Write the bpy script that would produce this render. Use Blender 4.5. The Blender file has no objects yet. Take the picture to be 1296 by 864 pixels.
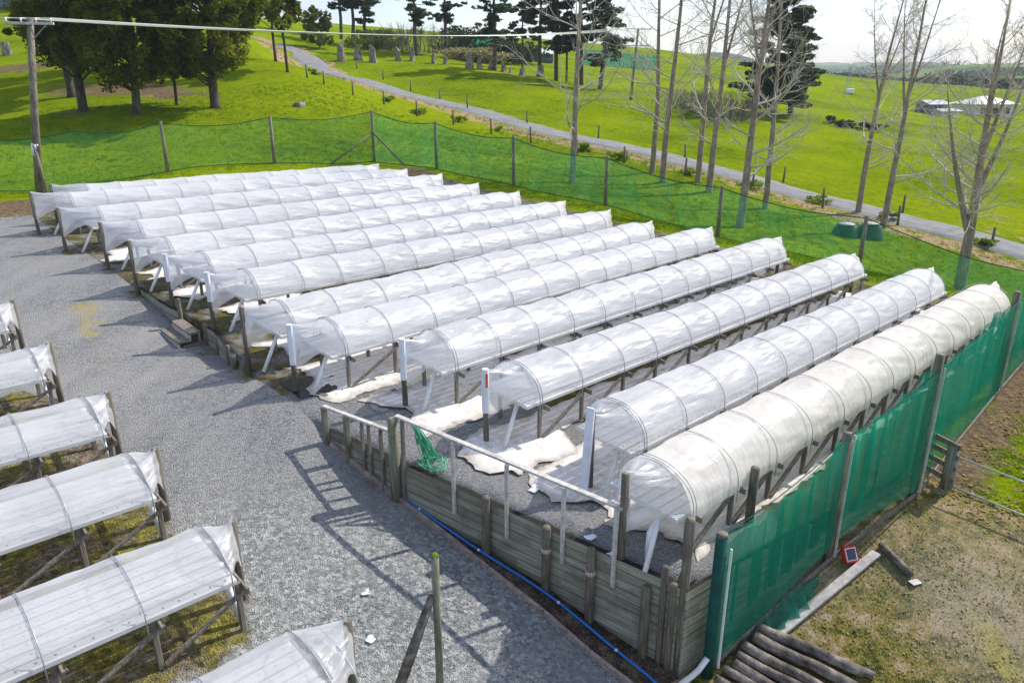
import bpy, math, random
import numpy as np
from mathutils import Vector
rng = np.random.default_rng(7); random.seed(7)
PI = math.pi
sc = bpy.context.scene
col = sc.collection

# ------------------------------------------------------------------ camera frame
FPX, CX, CY, HZ, CAMH = 940.0, 648.0, 432.0, 100.0, 7.0
TH = math.atan((CY-HZ)/FPX)
CAM = np.array([0, 0, CAMH])
FW = np.array([0, math.cos(TH), -math.sin(TH)]); UP = np.array([0, math.sin(TH), math.cos(TH)]); RT = np.array([1., 0, 0])
def ray(px, py): return FW + RT*(px-CX)/FPX + UP*(CY-py)/FPX
def at(px, py, Y):
    d = ray(px, py); return CAM + d*(Y/d[1])
# the nursery terrace is a gently tilted plane with axes r (along the benches) and q (across them)
v1 = ray(1680, 125); v2 = ray(-694, -16)
N = np.cross(v1, v2); N /= np.linalg.norm(N); N *= np.sign(N[2])
R_ = v1/np.linalg.norm(v1); Q_ = np.cross(N, R_)
O_ = CAM - 7*N
Z_ = np.array([0, 0, 1.])
def L(s, t, h=0.0): return O_ + Q_*s + R_*t + Z_*h
def st(p): d = np.asarray(p)-O_; return float(d@Q_), float(d@R_)
def zT(x, y): return 7 - (7 + N[0]*x + N[1]*y)/N[2]
def on(px, py, D):
    d = ray(px, py); return CAM + d*(-D/(d@N))

# ------------------------------------------------------------------ terrain height
ctl = []
def cs(s, t, dr): p = L(s, t); ctl.append((p[0], p[1], dr))
def cp(px, py, Y): p = at(px, py, Y); ctl.append((p[0], p[1], zT(p[0], p[1])-p[2]))
for a in [(11.4,6.4,.2),(10.2,6.8,.62),(8.8,7.0,.86),(7.6,7.1,.96),(6.3,7.3,1.12),(5.6,7.5,1.3),(4.4,7.8,1.5),(4.4,6.8,1.42),(7,6,.95),(10,5.5,.55),
          (8.7,3,.6),(11,3,.45),(13,3,.28),(15.8,3,.16),(18.8,3,.1),(6,3,.8),(3,3,1.2),(23,3,.05),(30,3,0),
          (8.7,-3,.6),(11,-3,.45),(13,-3,.28),(15.8,-3,.16),(18.8,-3,.1),(6,-3,.8),(3,-3,1.2),(23,-3,.05),(30,-3,0),
          (5,-9,.9),(15,-9,.2),(25,-9,0),(0,0,1.4),(-5,-5,1.8),(0,5,1.5),(-6,4,1.8),
          (12.2,6.4,.03),(13.2,6.4,.0),(14.2,6.4,.02),(13.2,5.2,.12),(15.3,6.6,.22),(16.5,6.6,.42),(17.7,6.6,.46),(19,6.5,.38),(20.5,6.5,.22),(22,6.5,.1),(26,6.5,0),(31,6.5,0),
          (3.9,8.3,1.5),(3.45,11.2,.72),(2.95,13.4,.12),(3.3,16.5,.03),(3.4,19.6,0),(3.8,25,.0),(4.2,29,.1),(1,8,1.5),(1,11,.85),(0,14,.2),(-5,9,1.6),(-5,14,.4),(-10,16,.5),(0,22,.1),(-8,25,.4),(2,30,.3),(-10,36,1.2),
          (8,27,.05),(13,27,.0),(18,27,0),(23,27,0),(28,27,0),(33,27,-.05),(34,22,0),(34,16,0),(34,10,0),(34,3,0),(34,-5,0),(37,6,0),(38,14,0),(38,22,-.05)]: cs(*a)
for a in [(0,243,38),(45,242,38.5),(345,209,42.5),(474,206,47),(551,214,45),(650,236,41.5),(766,261,38.5),(908,300,36),(1088,340,33),
          (120,185,50),(20,180,48),(272,137,58),(106,141,57),(174,144,55),(224,134,60),(91,123,64),(20,120,66),(231,91,75),(364,92,76),(349,78,86),
          (300,165,52),(420,160,58),(15,75,92),(80,70,92),(180,60,98),(30,40,112),(30,14,130),(250,40,110),(320,50,108),(200,10,140),
          (375,70,112),(400,86,104),(440,101,96),(500,118,88),(566,134,81),(650,157,74),(725,173,69),(800,189,64.5),(860,205,61),(930,222,57.5),(1000,243,54),(1080,263,51),(1150,281,48.5),(1230,301,46),(1296,319,44),(1420,352,41),
          (430,175,56),(560,185,57),(690,205,53),(800,230,50),(840,226,51.5),(890,236,50),(968,263,47),(1100,300,42.5),(1215,365,34.5),(1290,390,33),
          (430,72,112),(500,77,114),(590,87,112),(690,99,110),(760,114,105),(620,110,94),(700,130,88),(800,150,82),(800,127,93),(900,130,112),(900,180,72),(985,148,98),(1000,190,74),(1100,200,70),(1100,165,92),(1200,230,61),(1296,240,60),(1200,185,80),(1296,200,76),(1150,150,115),(1255,147,152),(1190,148,140),(1350,150,150),(1500,170,120),(1500,260,60),
          (760,82,165),(830,84,175),(850,68,240),(760,60,240),(600,58,190),(520,52,200),(420,45,150),(950,92,210),(1040,97,190),(1072,118,160),(1120,112,190),(1240,118,230),(1400,118,230),(-200,150,60),(-300,20,120),(-200,200,48),(1600,330,48),(1700,200,90)]: cp(*a)
ctl = np.array(ctl)
def _phi(d2): return np.where(d2 > 1e-9, d2*np.log(d2+1e-12), 0)*.5
_x = ctl[:, :2]/50.
_K = _phi(((_x[:, None]-_x[None])**2).sum(-1)); n_ = len(_x)
_P = np.c_[np.ones(n_), _x]
_A = np.zeros((n_+3, n_+3)); _A[:n_, :n_] = _K + np.eye(n_)*2e-4; _A[:n_, n_:] = _P; _A[n_:, :n_] = _P.T
_w = np.linalg.solve(_A, np.r_[ctl[:, 2], 0, 0, 0])
def tps(x, y):
    X = np.c_[np.ravel(x), np.ravel(y)]/50.
    out = np.zeros(len(X))
    for i in range(0, len(X), 8000):
        c = X[i:i+8000]
        out[i:i+8000] = _phi(((c[:, None]-_x[None])**2).sum(-1))@_w[:n_] + _w[n_] + c@_w[n_+1:]
    return out.reshape(np.shape(x))
_ph = rng.uniform(0, 6.28, (14, 3))
def wav(x, y, lam, k):
    a = _ph[k]; b = _ph[(k+5) % 14]
    u = x*math.cos(a[0])+y*math.sin(a[0]); v = x*math.cos(b[1]*.9+1)+y*math.sin(b[1]*.9+1)
    return np.sin(u*6.283/lam+a[1])*np.cos(v*6.283/(lam*1.37)+a[2])
def sstep(a, b, x): u = np.clip((x-a)/(b-a), 0, 1); return u*u*(3-2*u)
WALL_T = [(4.35, 8.02), (7.6, 7.32), (9.5, 6.92), (11.4, 6.55), (15.0, 6.6), (17.6, 7.0), (18.7, 6.9), (20.2, 6.75), (34, 6.6)]   # edge of the terrace: t as a function of s
def wall_t(s): return np.interp(s, [a for a, b in WALL_T], [b for a, b in WALL_T])
def net_s(t): return np.interp(t, [8.0, 8.3, 11.2, 13.4, 19.6, 27], [4.2, 4.18, 3.8, 3.42, 3.72, 4.3])
def gz(x, y, s=None, t=None):
    x = np.asarray(x, float); y = np.asarray(y, float)
    z0 = zT(x, y)
    P = np.stack([x, y, z0], -1)-O_
    if s is None: s = P@Q_; t = P@R_
    d = np.hypot(x, y)
    near = z0 - tps(x, y) + .05*wav(x, y, 7, 1)*sstep(28, 40, d) + .22*wav(x, y, 23, 2)*sstep(50, 75, d)
    far = -11 + (d/2500.)*80*(.5+.35*wav(x, y, 900, 3)+.25*wav(x, y, 520, 4)) + 3*wav(x, y, 260, 5)*sstep(300, 600, d)
    w = sstep(260, 430, d)
    z = near*(1-w)+far*w
    ins = (t > wall_t(s)-.02) & (s > net_s(t)+.02) & (s < 33.5) & (t < 26.8)
    return np.where(ins, z0, z)
def G(x, y): return float(gz(np.array([x]), np.array([y]))[0])
def hit(px, py, lo=4., hi=400.):
    d = ray(px, py); d = d/d[1]
    Y = np.concatenate([np.arange(lo, 60, .05), np.arange(60, hi, .25)])
    P = CAM[None]+d[None]*Y[:, None]
    below = P[:, 2] <= gz(P[:, 0], P[:, 1])
    i = int(np.argmax(below)) if below.any() else len(Y)-1
    p = P[i].copy(); p[2] = G(p[0], p[1]); return p
def gp(s, t, h=0.0):
    p = L(s, t); p[2] = G(p[0], p[1])+h; return p

# ------------------------------------------------------------------ mesh helpers
class MB:
    def __init__(self): self.v = []; self.f = []
    def add(self, vs, fs):
        b = len(self.v); self.v += [tuple(map(float, p)) for p in vs]; self.f += [tuple(b+i for i in f) for f in fs]
    def beam(self, a, b, w, h, up=(0, 0, 1), ch=0.0):
        a = np.asarray(a, float); b = np.asarray(b, float); d = b-a; d /= np.linalg.norm(d)+1e-9
        u = np.asarray(up, float); s = np.cross(d, u)
        if np.linalg.norm(s) < 1e-4: s = np.cross(d, (1, 0, 0))
        s /= np.linalg.norm(s); u = np.cross(s, d)
        c = min(w, h)*.12 if ch == 0 else ch
        pr = [(-w/2, -h/2+c), (-w/2+c, -h/2), (w/2-c, -h/2), (w/2, -h/2+c), (w/2, h/2-c), (w/2-c, h/2), (-w/2+c, h/2), (-w/2, h/2-c)]
        vs = [p+s*x+u*y for p in (a, b) for x, y in pr]
        fs = [(i, (i+1) % 8, 8+(i+1) % 8, 8+i) for i in range(8)]+[tuple(range(7, -1, -1)), tuple(range(8, 16))]
        self.add(vs, fs)
    def tube(self, pts, rad, n=8, cap=True, jit=0.0):
        pts = [np.asarray(p, float) for p in pts]; m = len(pts)
        if np.isscalar(rad): rad = [rad]*m
        vs = []; fs = []; ref = None
        for i in range(m):
            d = pts[min(i+1, m-1)]-pts[max(i-1, 0)]; d = d/(np.linalg.norm(d)+1e-9)
            if ref is None:
                ref = np.cross(d, (0, 0, 1) if abs(d[2]) < .9 else (1, 0, 0))
            ref = ref-d*(ref@d); ref /= np.linalg.norm(ref)+1e-9; o = np.cross(d, ref)
            for k in range(n):
                a = 2*PI*k/n; rr = rad[i]*(1+(random.uniform(-jit, jit) if jit else 0))
                vs.append(pts[i]+ref*math.cos(a)*rr+o*math.sin(a)*rr)
        for i in range(m-1):
            for k in range(n): fs.append((i*n+k, i*n+(k+1) % n, (i+1)*n+(k+1) % n, (i+1)*n+k))
        if cap: fs += [tuple(range(n-1, -1, -1)), tuple(range((m-1)*n, m*n))]
        self.add(vs, fs)
    def box(self, c, sx, sy, sz, ax=None):
        ax = ax or ((1, 0, 0), (0, 1, 0), (0, 0, 1)); X, Y, Zz = [np.asarray(a, float) for a in ax]; c = np.asarray(c, float)
        self.beam(c-X*sx/2, c+X*sx/2, sy, sz, up=Zz)
    def grid(self, P):
        nu, nv = P.shape[:2]; b = P.reshape(-1, 3)
        self.add(b, [(i*nv+j, i*nv+j+1, (i+1)*nv+j+1, (i+1)*nv+j) for i in range(nu-1) for j in range(nv-1)])
def mesh_of(name, mb, mat, smooth=False, off=None):
    me = bpy.data.meshes.new(name)
    v = np.array(mb.v) if len(mb.v) else np.zeros((0, 3))
    if off is not None: v = v-np.asarray(off)
    me.from_pydata(v.tolist(), [], mb.f); me.materials.append(mat)
    if smooth: me.polygons.foreach_set('use_smooth', [True]*len(me.polygons))
    me.update(); return me
def mesh_arrays(name, V, F, mat):
    me = bpy.data.meshes.new(name); k = F.shape[1]
    me.vertices.add(len(V)); me.vertices.foreach_set('co', V.astype(np.float32).ravel())
    me.loops.add(F.size); me.loops.foreach_set('vertex_index', F.astype(np.int32).ravel())
    me.polygons.add(len(F)); me.polygons.foreach_set('loop_start', np.arange(0, F.size, k, dtype=np.int32))
    me.materials.append(mat); me.update(); me.validate(); return me
def link(name, me, parent=None, loc=(0, 0, 0)):
    o = bpy.data.objects.new(name, me); col.objects.link(o); o.location = loc
    if parent is not None: o.parent = parent
    return o
def tag(o, label, cat, group=None, kind=None):
    if label: o['label'] = label
    if cat: o['category'] = cat
    if group: o['group'] = group
    if kind: o['kind'] = kind
    return o
def thing(name, label, cat, loc, group=None):
    o = bpy.data.objects.new(name, None); col.objects.link(o); o.location = tuple(map(float, loc)); o.empty_display_size = .2
    return tag(o, label, cat, group)
def origin(o):
    l = np.array(o.location)
    if o.parent is not None: l = l+origin(o.parent)
    return l
def part(name, mb, mat, parent, smooth=False, loc=None):
    """mb in world coordinates, becomes a child mesh of parent (origin at its own first corner region)"""
    base = origin(parent); c = np.array(mb.v).mean(0) if loc is None else np.asarray(loc)
    return link(name, mesh_of(name, mb, mat, smooth, c), parent, tuple(c-base))
def solo(name, mb, mat, label, cat, group=None, smooth=False, kind=None):
    v = np.array(mb.v); c = np.array([v[:, 0].mean(), v[:, 1].mean(), v[:, 2].min()])
    return tag(link(name, mesh_of(name, mb, mat, smooth, c), None, tuple(c)), label, cat, group, kind)

# ------------------------------------------------------------------ materials
class NT:
    def __init__(self, name):
        self.m = bpy.data.materials.new(name); self.m.use_nodes = True; self.t = self.m.node_tree; self.t.nodes.clear()
        self.out = self.t.nodes.new('ShaderNodeOutputMaterial')
    def n(self, typ, **kw):
        nd = self.t.nodes.new(typ)
        for k, v in kw.items():
            if k in nd.inputs: nd.inputs[k].default_value = v
            else: setattr(nd, k, v)
        return nd
    def l(self, a, b): self.t.links.new(a, b)
    def coord(self, kind='Object', scale=(1, 1, 1), rot=(0, 0, 0)):
        tc = self.n('ShaderNodeTexCoord'); mp = self.n('ShaderNodeMapping'); mp.inputs['Scale'].default_value = scale; mp.inputs['Rotation'].default_value = rot
        self.l(tc.outputs[kind], mp.inputs[0]); return mp.outputs[0]
    def world(self, scale=(1, 1, 1)):
        tc = self.n('ShaderNodeNewGeometry'); mp = self.n('ShaderNodeMapping'); mp.inputs['Scale'].default_value = scale
        self.l(tc.outputs['Position'], mp.inputs[0]); return mp.outputs[0]
    def noise(self, vec, scale, detail=4, rough=.55):
        nd = self.n('ShaderNodeTexNoise'); nd.inputs['Scale'].default_value = scale; nd.inputs['Detail'].default_value = detail; nd.inputs['Roughness'].default_value = rough
        self.l(vec, nd.inputs['Vector']); return nd.outputs['Fac']
    def ramp(self, fac, stops, interp='LINEAR'):
        nd = self.n('ShaderNodeValToRGB'); cr = nd.color_ramp; cr.interpolation = interp
        while len(cr.elements) < len(stops): cr.elements.new(.5)
        for e, (p, c) in zip(cr.elements, stops): e.position = p; e.color = (c, c, c, 1) if np.isscalar(c) else (*c, 1)
        self.l(fac, nd.inputs[0]); return nd.outputs[0]
    def mix(self, fac, a, b, bt='MIX'):
        nd = self.n('ShaderNodeMix', data_type='RGBA', blend_type=bt)
        for s, v in ((nd.inputs[0], fac), (nd.inputs[6], a), (nd.inputs[7], b)):
            if hasattr(v, 'links'): self.l(v, s)
            elif np.isscalar(v): s.default_value = v
            else: s.default_value = (*v, 1)
        return nd.outputs[2]
    def math(self, op, a, b=0.0, c=None):
        nd = self.n('ShaderNodeMath', operation=op)
        for s, v in zip(nd.inputs, (a, b, c)):
            if v is None: continue
            if hasattr(v, 'links'): self.l(v, s)
            else: s.default_value = v
        return nd.outputs[0]
    def attr(self, name): return self.n('ShaderNodeAttribute', attribute_name=name).outputs['Fac']
    def bump(self, h, strength=.5, dist=.02):
        nd = self.n('ShaderNodeBump'); nd.inputs['Strength'].default_value = strength; nd.inputs['Distance'].default_value = dist; self.l(h, nd.inputs['Height']); return nd.outputs[0]
    def pbr(self, color, rough=.8, normal=None, spec=.3, metal=0):
        b = self.n('ShaderNodeBsdfPrincipled')
        for k, v in (('Base Color', color), ('Roughness', rough)):
            if hasattr(v, 'links'): self.l(v, b.inputs[k])
            elif np.isscalar(v): b.inputs[k].default_value = v
            else: b.inputs[k].default_value = (*v, 1)
        b.inputs['Specular IOR Level'].default_value = spec; b.inputs['Metallic'].default_value = metal
        if normal is not None: self.l(normal, b.inputs['Normal'])
        return b.outputs[0]
    def done(self, sh): self.l(sh, self.out.inputs[0]); return self.m
def simple(name, c, rough=.6, var=.25, scale=8, spec=.3, metal=0, bump=.15):
    t = NT(name); v = t.world(); f = t.noise(v, scale, 5)
    c = np.array(c); colr = t.ramp(f, [(.3, tuple(c*(1-var))), (.7, tuple(np.minimum(c*(1+var), .95)))])
    return t.done(t.pbr(colr, rough, t.bump(f, bump, .01), spec, metal))
def timber(name, c1, c2, c3, axis_scale=(14, 14, 1.2), green=0.0):
    t = NT(name); v = t.coord('Object', axis_scale); w = t.world()
    f = t.noise(v, 1.6, 6, .65); g = t.noise(w, 2.3, 4)
    c = t.ramp(f, [(.3, c1), (.52, c2), (.72, c3)])
    c = t.mix(t.ramp(g, [(.45, 0.), (.75, .5)]), c, tuple(np.array(c1)*.55))
    if green: c = t.mix(t.math('MULTIPLY', t.ramp(t.noise(w, 5, 3), [(.5, 0.), (.7, 1.)]), green), c, (.13, .14, .03))
    return t.done(t.pbr(c, .85, t.bump(f, .5, .01), .15))
M = {}
M['timber'] = timber('weathered_timber', (.10, .085, .065), (.24, .205, .165), (.38, .34, .28))
M['timber_dark'] = timber('dark_post_timber', (.075, .065, .05), (.19, .165, .13), (.31, .275, .225), green=.3)
M['timber_green'] = timber('treated_timber', (.11, .105, .07), (.23, .22, .16), (.34, .325, .26), (14, 14, 1.2), green=.3)
M['timber_pale'] = timber('pale_timber', (.36, .33, .29), (.54, .51, .47), (.66, .63, .59), (6, 6, 6))
M['timber_pink'] = timber('pinkish_timber', (.2, .14, .12), (.36, .28, .25), (.48, .4, .36), (6, 6, 6))
M['log'] = timber('old_log', (.03, .026, .022), (.2, .17, .145), (.46, .40, .34), (3.5, 2.2, 5))
# wall boards: horizontal planks with dark gaps
t = NT('wall_boards'); v = t.world(); sep = t.n('ShaderNodeSeparateXYZ'); t.l(t.coord('UV'), sep.inputs[0])
row = t.math('FLOOR', t.math('DIVIDE', sep.outputs[1], .16)); fr = t.math('FRACT', t.math('DIVIDE', sep.outputs[1], .16))
cmb = t.n('ShaderNodeCombineXYZ'); t.l(t.math('MULTIPLY', sep.outputs[0], .9), cmb.inputs[0]); t.l(t.math('MULTIPLY', sep.outputs[1], 22), cmb.inputs[1]); t.l(t.math('MULTIPLY', row, 3.7), cmb.inputs[2])
f = t.noise(cmb.outputs[0], 1.5, 5, .6)
cb = t.n('ShaderNodeCombineXYZ'); t.l(row, cb.inputs[0]); t.l(t.math('FLOOR', t.math('ADD', t.math('DIVIDE', sep.outputs[0], 2.4), t.math('MULTIPLY', row, .37))), cb.inputs[1])
wn = t.n('ShaderNodeTexWhiteNoise'); t.l(cb.outputs[0], wn.inputs[0])
c = t.ramp(f, [(.3, (.17, .17, .12)), (.5, (.32, .315, .245)), (.7, (.46, .45, .37))])
c = t.mix(t.math('MULTIPLY', wn.outputs[0], .75), c, (.15, .15, .105))
stain = t.ramp(t.noise(v, 1.7, 5, .65), [(.52, 0.), (.72, .6)])
c = t.mix(stain, c, (.07, .065, .05))
gap = t.ramp(fr, [(0., 1.), (.06, 0.), (.95, 0.), (1., 1.)])
c = t.mix(gap, c, (.02, .018, .014))
M['boards'] = t.done(t.pbr(c, .85, t.bump(t.math('SUBTRACT', f, gap), .5, .02), .2))

def gravel_base(t, v):
    vo = t.n('ShaderNodeTexVoronoi'); vo.inputs['Scale'].default_value = 42; t.l(v, vo.inputs['Vector'])
    sp = t.n('ShaderNodeSeparateColor'); t.l(vo.outputs['Color'], sp.inputs[0])
    big = t.noise(v, .35, 4); mid = t.noise(v, 2.5, 4, .6); fine = t.noise(v, 16, 3, .7)
    st_ = t.math('ADD', t.math('MULTIPLY', sp.outputs[0], .6), t.math('MULTIPLY', fine, .4))
    c = t.ramp(st_, [(.2, (.10, .103, .106)), (.45, (.21, .213, .215)), (.65, (.295, .297, .298)), (.88, (.46, .46, .455))])
    dust = t.ramp(t.math('ADD', t.math('MULTIPLY', big, .55), t.math('MULTIPLY', mid, .45)), [(.4, 0.), (.62, .7)])
    c = t.mix(dust, c, (.335, .325, .305))
    hgt = t.math('SUBTRACT', t.math('MULTIPLY', sp.outputs[1], .6), vo.outputs['Distance'])
    return c, hgt, big, mid, fine
# gravel yard
t = NT('yard_gravel'); v = t.world(); c, hgt, big, mid, fine = gravel_base(t, v)
mp_ = t.n('ShaderNodeMapping'); mp_.inputs['Rotation'].default_value = (0, 0, .76); mp_.inputs['Scale'].default_value = (1.15, .14, 1); t.l(v, mp_.inputs[0]); trk = t.noise(mp_.outputs[0], 1.0, 4, .6)
c = t.mix(t.ramp(trk, [(.44, 0.), (.6, .42)]), c, (.36, .35, .335)); c = t.mix(t.ramp(trk, [(.3, .35), (.42, 0.)]), c, (.16, .165, .165))
coarse = t.math('MULTIPLY', t.attr('coarse'), t.ramp(fine, [(.3, .1), (.65, .6)]))
vo2 = t.n('ShaderNodeTexVoronoi'); vo2.inputs['Scale'].default_value = 17; t.l(v, vo2.inputs['Vector']); sp2 = t.n('ShaderNodeSeparateColor'); t.l(vo2.outputs['Color'], sp2.inputs[0])
c = t.mix(coarse, c, t.ramp(sp2.outputs[0], [(.1, (.05, .062, .062)), (.4, (.17, .2, .19)), (.7, (.36, .38, .36)), (.95, (.6, .6, .57))]))
ms = t.math('ADD', t.attr('moss'), t.math('MULTIPLY', t.math('SUBTRACT', mid, .5), 1.3))
mf = t.ramp(ms, [(.42, 0.), (.6, 1.)])
mc = t.mix(t.ramp(t.noise(v, 1.6, 6, .7), [(.42, 0.), (.58, 1.)]), t.ramp(t.noise(v, 7, 6, .75), [(.36, (.05, .045, .016)), (.5, (.17, .15, .03)), (.62, (.32, .28, .05))]), t.ramp(t.noise(v, 8, 6, .75), [(.38, (.05, .038, .025)), (.5, (.15, .115, .075)), (.62, (.28, .25, .2))]))
c = t.mix(mf, c, mc)
c = t.mix(t.ramp(t.math('ADD', t.attr('yellow'), t.math('ADD', t.math('MULTIPLY', t.math('SUBTRACT', fine, .5), 1.3), t.math('MULTIPLY', t.math('SUBTRACT', mid, .5), 1.2))), [(.42, 0.), (.8, .85)]), c, (.40, .32, .08))
M['yard'] = t.done(t.pbr(c, .95, t.bump(hgt, .9, .03), .2))
# terrace bed: gravel at the front, moss and bare soil behind
t = NT('terrace_bed'); v = t.world(); c, hgt, big, mid, fine = gravel_base(t, v)
c = t.mix(.22, c, (.1, .105, .11))
sf = t.ramp(t.math('ADD', t.attr('soil'), t.math('MULTIPLY', t.math('SUBTRACT', mid, .5), .8)), [(.42, 0.), (.58, 1.)])
sc_ = t.ramp(t.noise(v, 3.2, 6, .7), [(.3, (.04, .028, .016)), (.48, (.12, .085, .035)), (.6, (.12, .13, .02)), (.75, (.3, .26, .12))])
c = t.mix(sf, c, sc_)
M['terrace'] = t.done(t.pbr(c, .95, t.bump(hgt, .8, .03), .2))
# mossy dirt outside the netting
t = NT('mossy_ground'); v = t.world(); a = t.noise(v, .8, 6, .65); b = t.noise(v, 3.2, 8, .75); d = t.noise(v, 22, 5, .8); st2 = t.noise(t.world((60, 17, 20)), 1, 2, .6)
c = t.ramp(t.math('ADD', t.math('MULTIPLY', a, .45), t.math('MULTIPLY', b, .55)), [(.42, (.04, .048, .007)), (.465, (.095, .10, .008)), (.505, (.185, .155, .016)), (.545, (.27, .185, .055)), (.60, (.40, .32, .21))])
c = t.mix(t.math('MULTIPLY', t.attr('bare'), t.ramp(b, [(.3, .3), (.6, 1.)])), c, (.37, .30, .22))
c = t.mix(t.ramp(t.math('ADD', t.math('MULTIPLY', t.attr('yellow'), .75), t.math('SUBTRACT', b, .5)), [(.45, 0.), (.8, .65)]), c, (.38, .34, .03))
c = t.mix(t.ramp(st2, [(.56, 0.), (.66, .7)]), c, (.5, .42, .28)); c = t.mix(t.ramp(d, [(.32, .75), (.45, 0.)]), c, (.035, .032, .014)); c = t.mix(t.ramp(d, [(.58, 0.), (.7, .6)]), c, (.46, .40, .31))
M['mossy'] = t.done(t.pbr(c, .95, t.bump(t.math('ADD', d, b), .8, .04), .05))
# pasture
t = NT('pasture'); v = t.world(); a = t.noise(v, .09, 4, .6); b = t.noise(v, .8, 5, .65); d = t.noise(v, 7, 4, .75)
e_ = t.noise(v, 2.2, 8, .72)
k = t.math('ADD', t.math('MULTIPLY', a, .38), t.math('ADD', t.math('MULTIPLY', b, .24), t.math('MULTIPLY', e_, .38)))
c = t.ramp(k, [(.37, (.06, .105, .002)), (.46, (.15, .215, .002)), (.54, (.235, .30, .003)), (.64, (.32, .335, .010))])
rough_ = t.math('MULTIPLY', t.attr('rank'), t.ramp(b, [(.38, 0.), (.6, 1.)]))
c = t.mix(rough_, c, t.ramp(d, [(.35, (.03, .07, .012)), (.6, (.09, .15, .02))]))
dr = t.ramp(t.math('ADD', t.attr('dirt'), t.math('MULTIPLY', t.math('SUBTRACT', b, .5), 1.2)), [(.4, 0.), (.62, 1.)])
c = t.mix(dr, c, t.ramp(d, [(.3, (.07, .05, .03)), (.5, (.17, .12, .075)), (.7, (.3, .22, .12))]))
vg = t.ramp(t.math('ADD', t.attr('verge'), t.math('MULTIPLY', t.math('SUBTRACT', b, .52), 2.0)), [(.4, 0.), (.6, 1.)])
c = t.mix(vg, c, t.ramp(d, [(.3, (.17, .12, .06)), (.5, (.38, .27, .15)), (.7, (.55, .42, .27))]))
fa = t.ramp(t.noise(v, .012, 4, .6), [(.4, (.05, .1, .02)), (.5, (.14, .22, .04)), (.6, (.2, .24, .08))])
c = t.mix(t.attr('far'), c, fa)
M['grass'] = t.done(t.pbr(c, .95, t.bump(t.math('ADD', d, t.math('MULTIPLY', e_, 1.5)), .8, .14), .0))
t = NT('road_gravel'); v = t.world(); b = t.noise(v, 1.1, 5, .6); d = t.noise(v, 14, 3, .7)
c = t.ramp(t.math('ADD', t.math('MULTIPLY', b, .5), t.math('MULTIPLY', d, .5)), [(.35, (.15, .15, .152)), (.6, (.27, .268, .265))])
M['road'] = t.done(t.pbr(c, .95, t.bump(d, .5, .03), .2))
t = NT('bark_soil'); v = t.world(); b = t.noise(v, 3, 5, .65); d = t.noise(v, 30, 3, .75)
c = t.ramp(t.math('ADD', t.math('MULTIPLY', b, .5), t.math('MULTIPLY', d, .5)), [(.38, (.025, .018, .013)), (.5, (.075, .05, .036)), (.58, (.17, .115, .09)), (.68, (.3, .22, .17))])
c = t.mix(t.ramp(b, [(.6, 0.), (.7, .7)]), c, (.12, .11, .025))
M['bark_soil'] = t.done(t.pbr(c, .95, t.bump(d, .9, .04), .15))
# plastics
def film(name, white, trans, gloss, tint=(.8, .8, .8), bscale=(1.3, 4.2, 1), bstr=.5):
    t = NT(name); v = t.coord('UV', bscale); f = t.noise(v, 1.0, 4, .6); f2 = t.noise(t.coord('UV', (.5, 1.6, 1)), 1.3, 3); 
    nb = t.bump(t.math('ADD', f, t.math('MULTIPLY', f2, .6)), bstr, .09)
    wc = t.mix(t.ramp(t.noise(t.coord('UV', (.8, 1.3, 1)), 1.7, 6, .7), [(.5, 0.), (.75, .28)]), white, (white[0]*.72, white[1]*.66, white[2]*.56))
    df = t.n('ShaderNodeBsdfDiffuse'); t.l(wc, df.inputs[0]); t.l(nb, df.inputs['Normal'])
    tl = t.n('ShaderNodeBsdfTranslucent'); t.l(wc, tl.inputs[0]); t.l(nb, tl.inputs['Normal'])
    m1 = t.n('ShaderNodeMixShader'); m1.inputs[0].default_value = .5; t.l(df.outputs[0], m1.inputs[1]); t.l(tl.outputs[0], m1.inputs[2])
    tr = t.n('ShaderNodeBsdfTransparent'); tr.inputs[0].default_value = (*tint, 1)
    m2 = t.n('ShaderNodeMixShader'); t.l(t.ramp(t.noise(t.coord('UV', (.4, .8, 1)), 1.5, 3), [(.35, max(trans-.1, 0.)), (.65, min(trans+.1, 1.))]), m2.inputs[0]); t.l(m1.outputs[0], m2.inputs[1]); t.l(tr.outputs[0], m2.inputs[2])
    gl = t.n('ShaderNodeBsdfGlossy'); gl.inputs['Roughness'].default_value = .33; t.l(nb, gl.inputs['Normal'])
    m3 = t.n('ShaderNodeMixShader'); m3.inputs[0].default_value = gloss; t.l(m2.outputs[0], m3.inputs[1]); t.l(gl.outputs[0], m3.inputs[2])
    return t.done(m3.outputs[0])
M['film'] = film('tunnel_film', (.90, .895, .89), .30, .03, (.93, .93, .95))
M['film_thin'] = film('thin_tunnel_film', (.90, .90, .91), .50, .04, (.95, .95, .96))
M['film_old'] = film('hazy_tunnel_film', (.87, .87, .88), .20, .03, (.93, .93, .95))
M['film_clear'] = film('clear_film', (.84, .85, .88), .52, .06, (.95, .95, .96))
M['cream'] = film('cream_cloth', (.95, .905, .84), .08, .03, (.95, .94, .9), bscale=(2.6, 1.0, 1), bstr=.6)
M['groundsheet'] = None
t = NT('groundsheet'); v = t.world(); f = t.noise(v, 1.6, 5, .6); g = t.noise(v, 5, 5, .65)
c = t.ramp(g, [(.30, (.50, .43, .35)), (.46, (.74, .70, .66)), (.7, (.82, .80, .78))]); c = t.mix(t.ramp(t.noise(v, .9, 4, .6), [(.56, 0.), (.72, .7)]), c, (.5, .42, .32))
c = t.mix(t.ramp(t.math('ADD', t.math('MULTIPLY', t.attr('worn'), .55), t.math('SUBTRACT', g, .35)), [(.35, 0.), (.75, .85)]), c, (.27, .23, .18))
M['groundsheet'] = t.done(t.pbr(c, .6, t.bump(f, .8, .12), .3))
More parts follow.
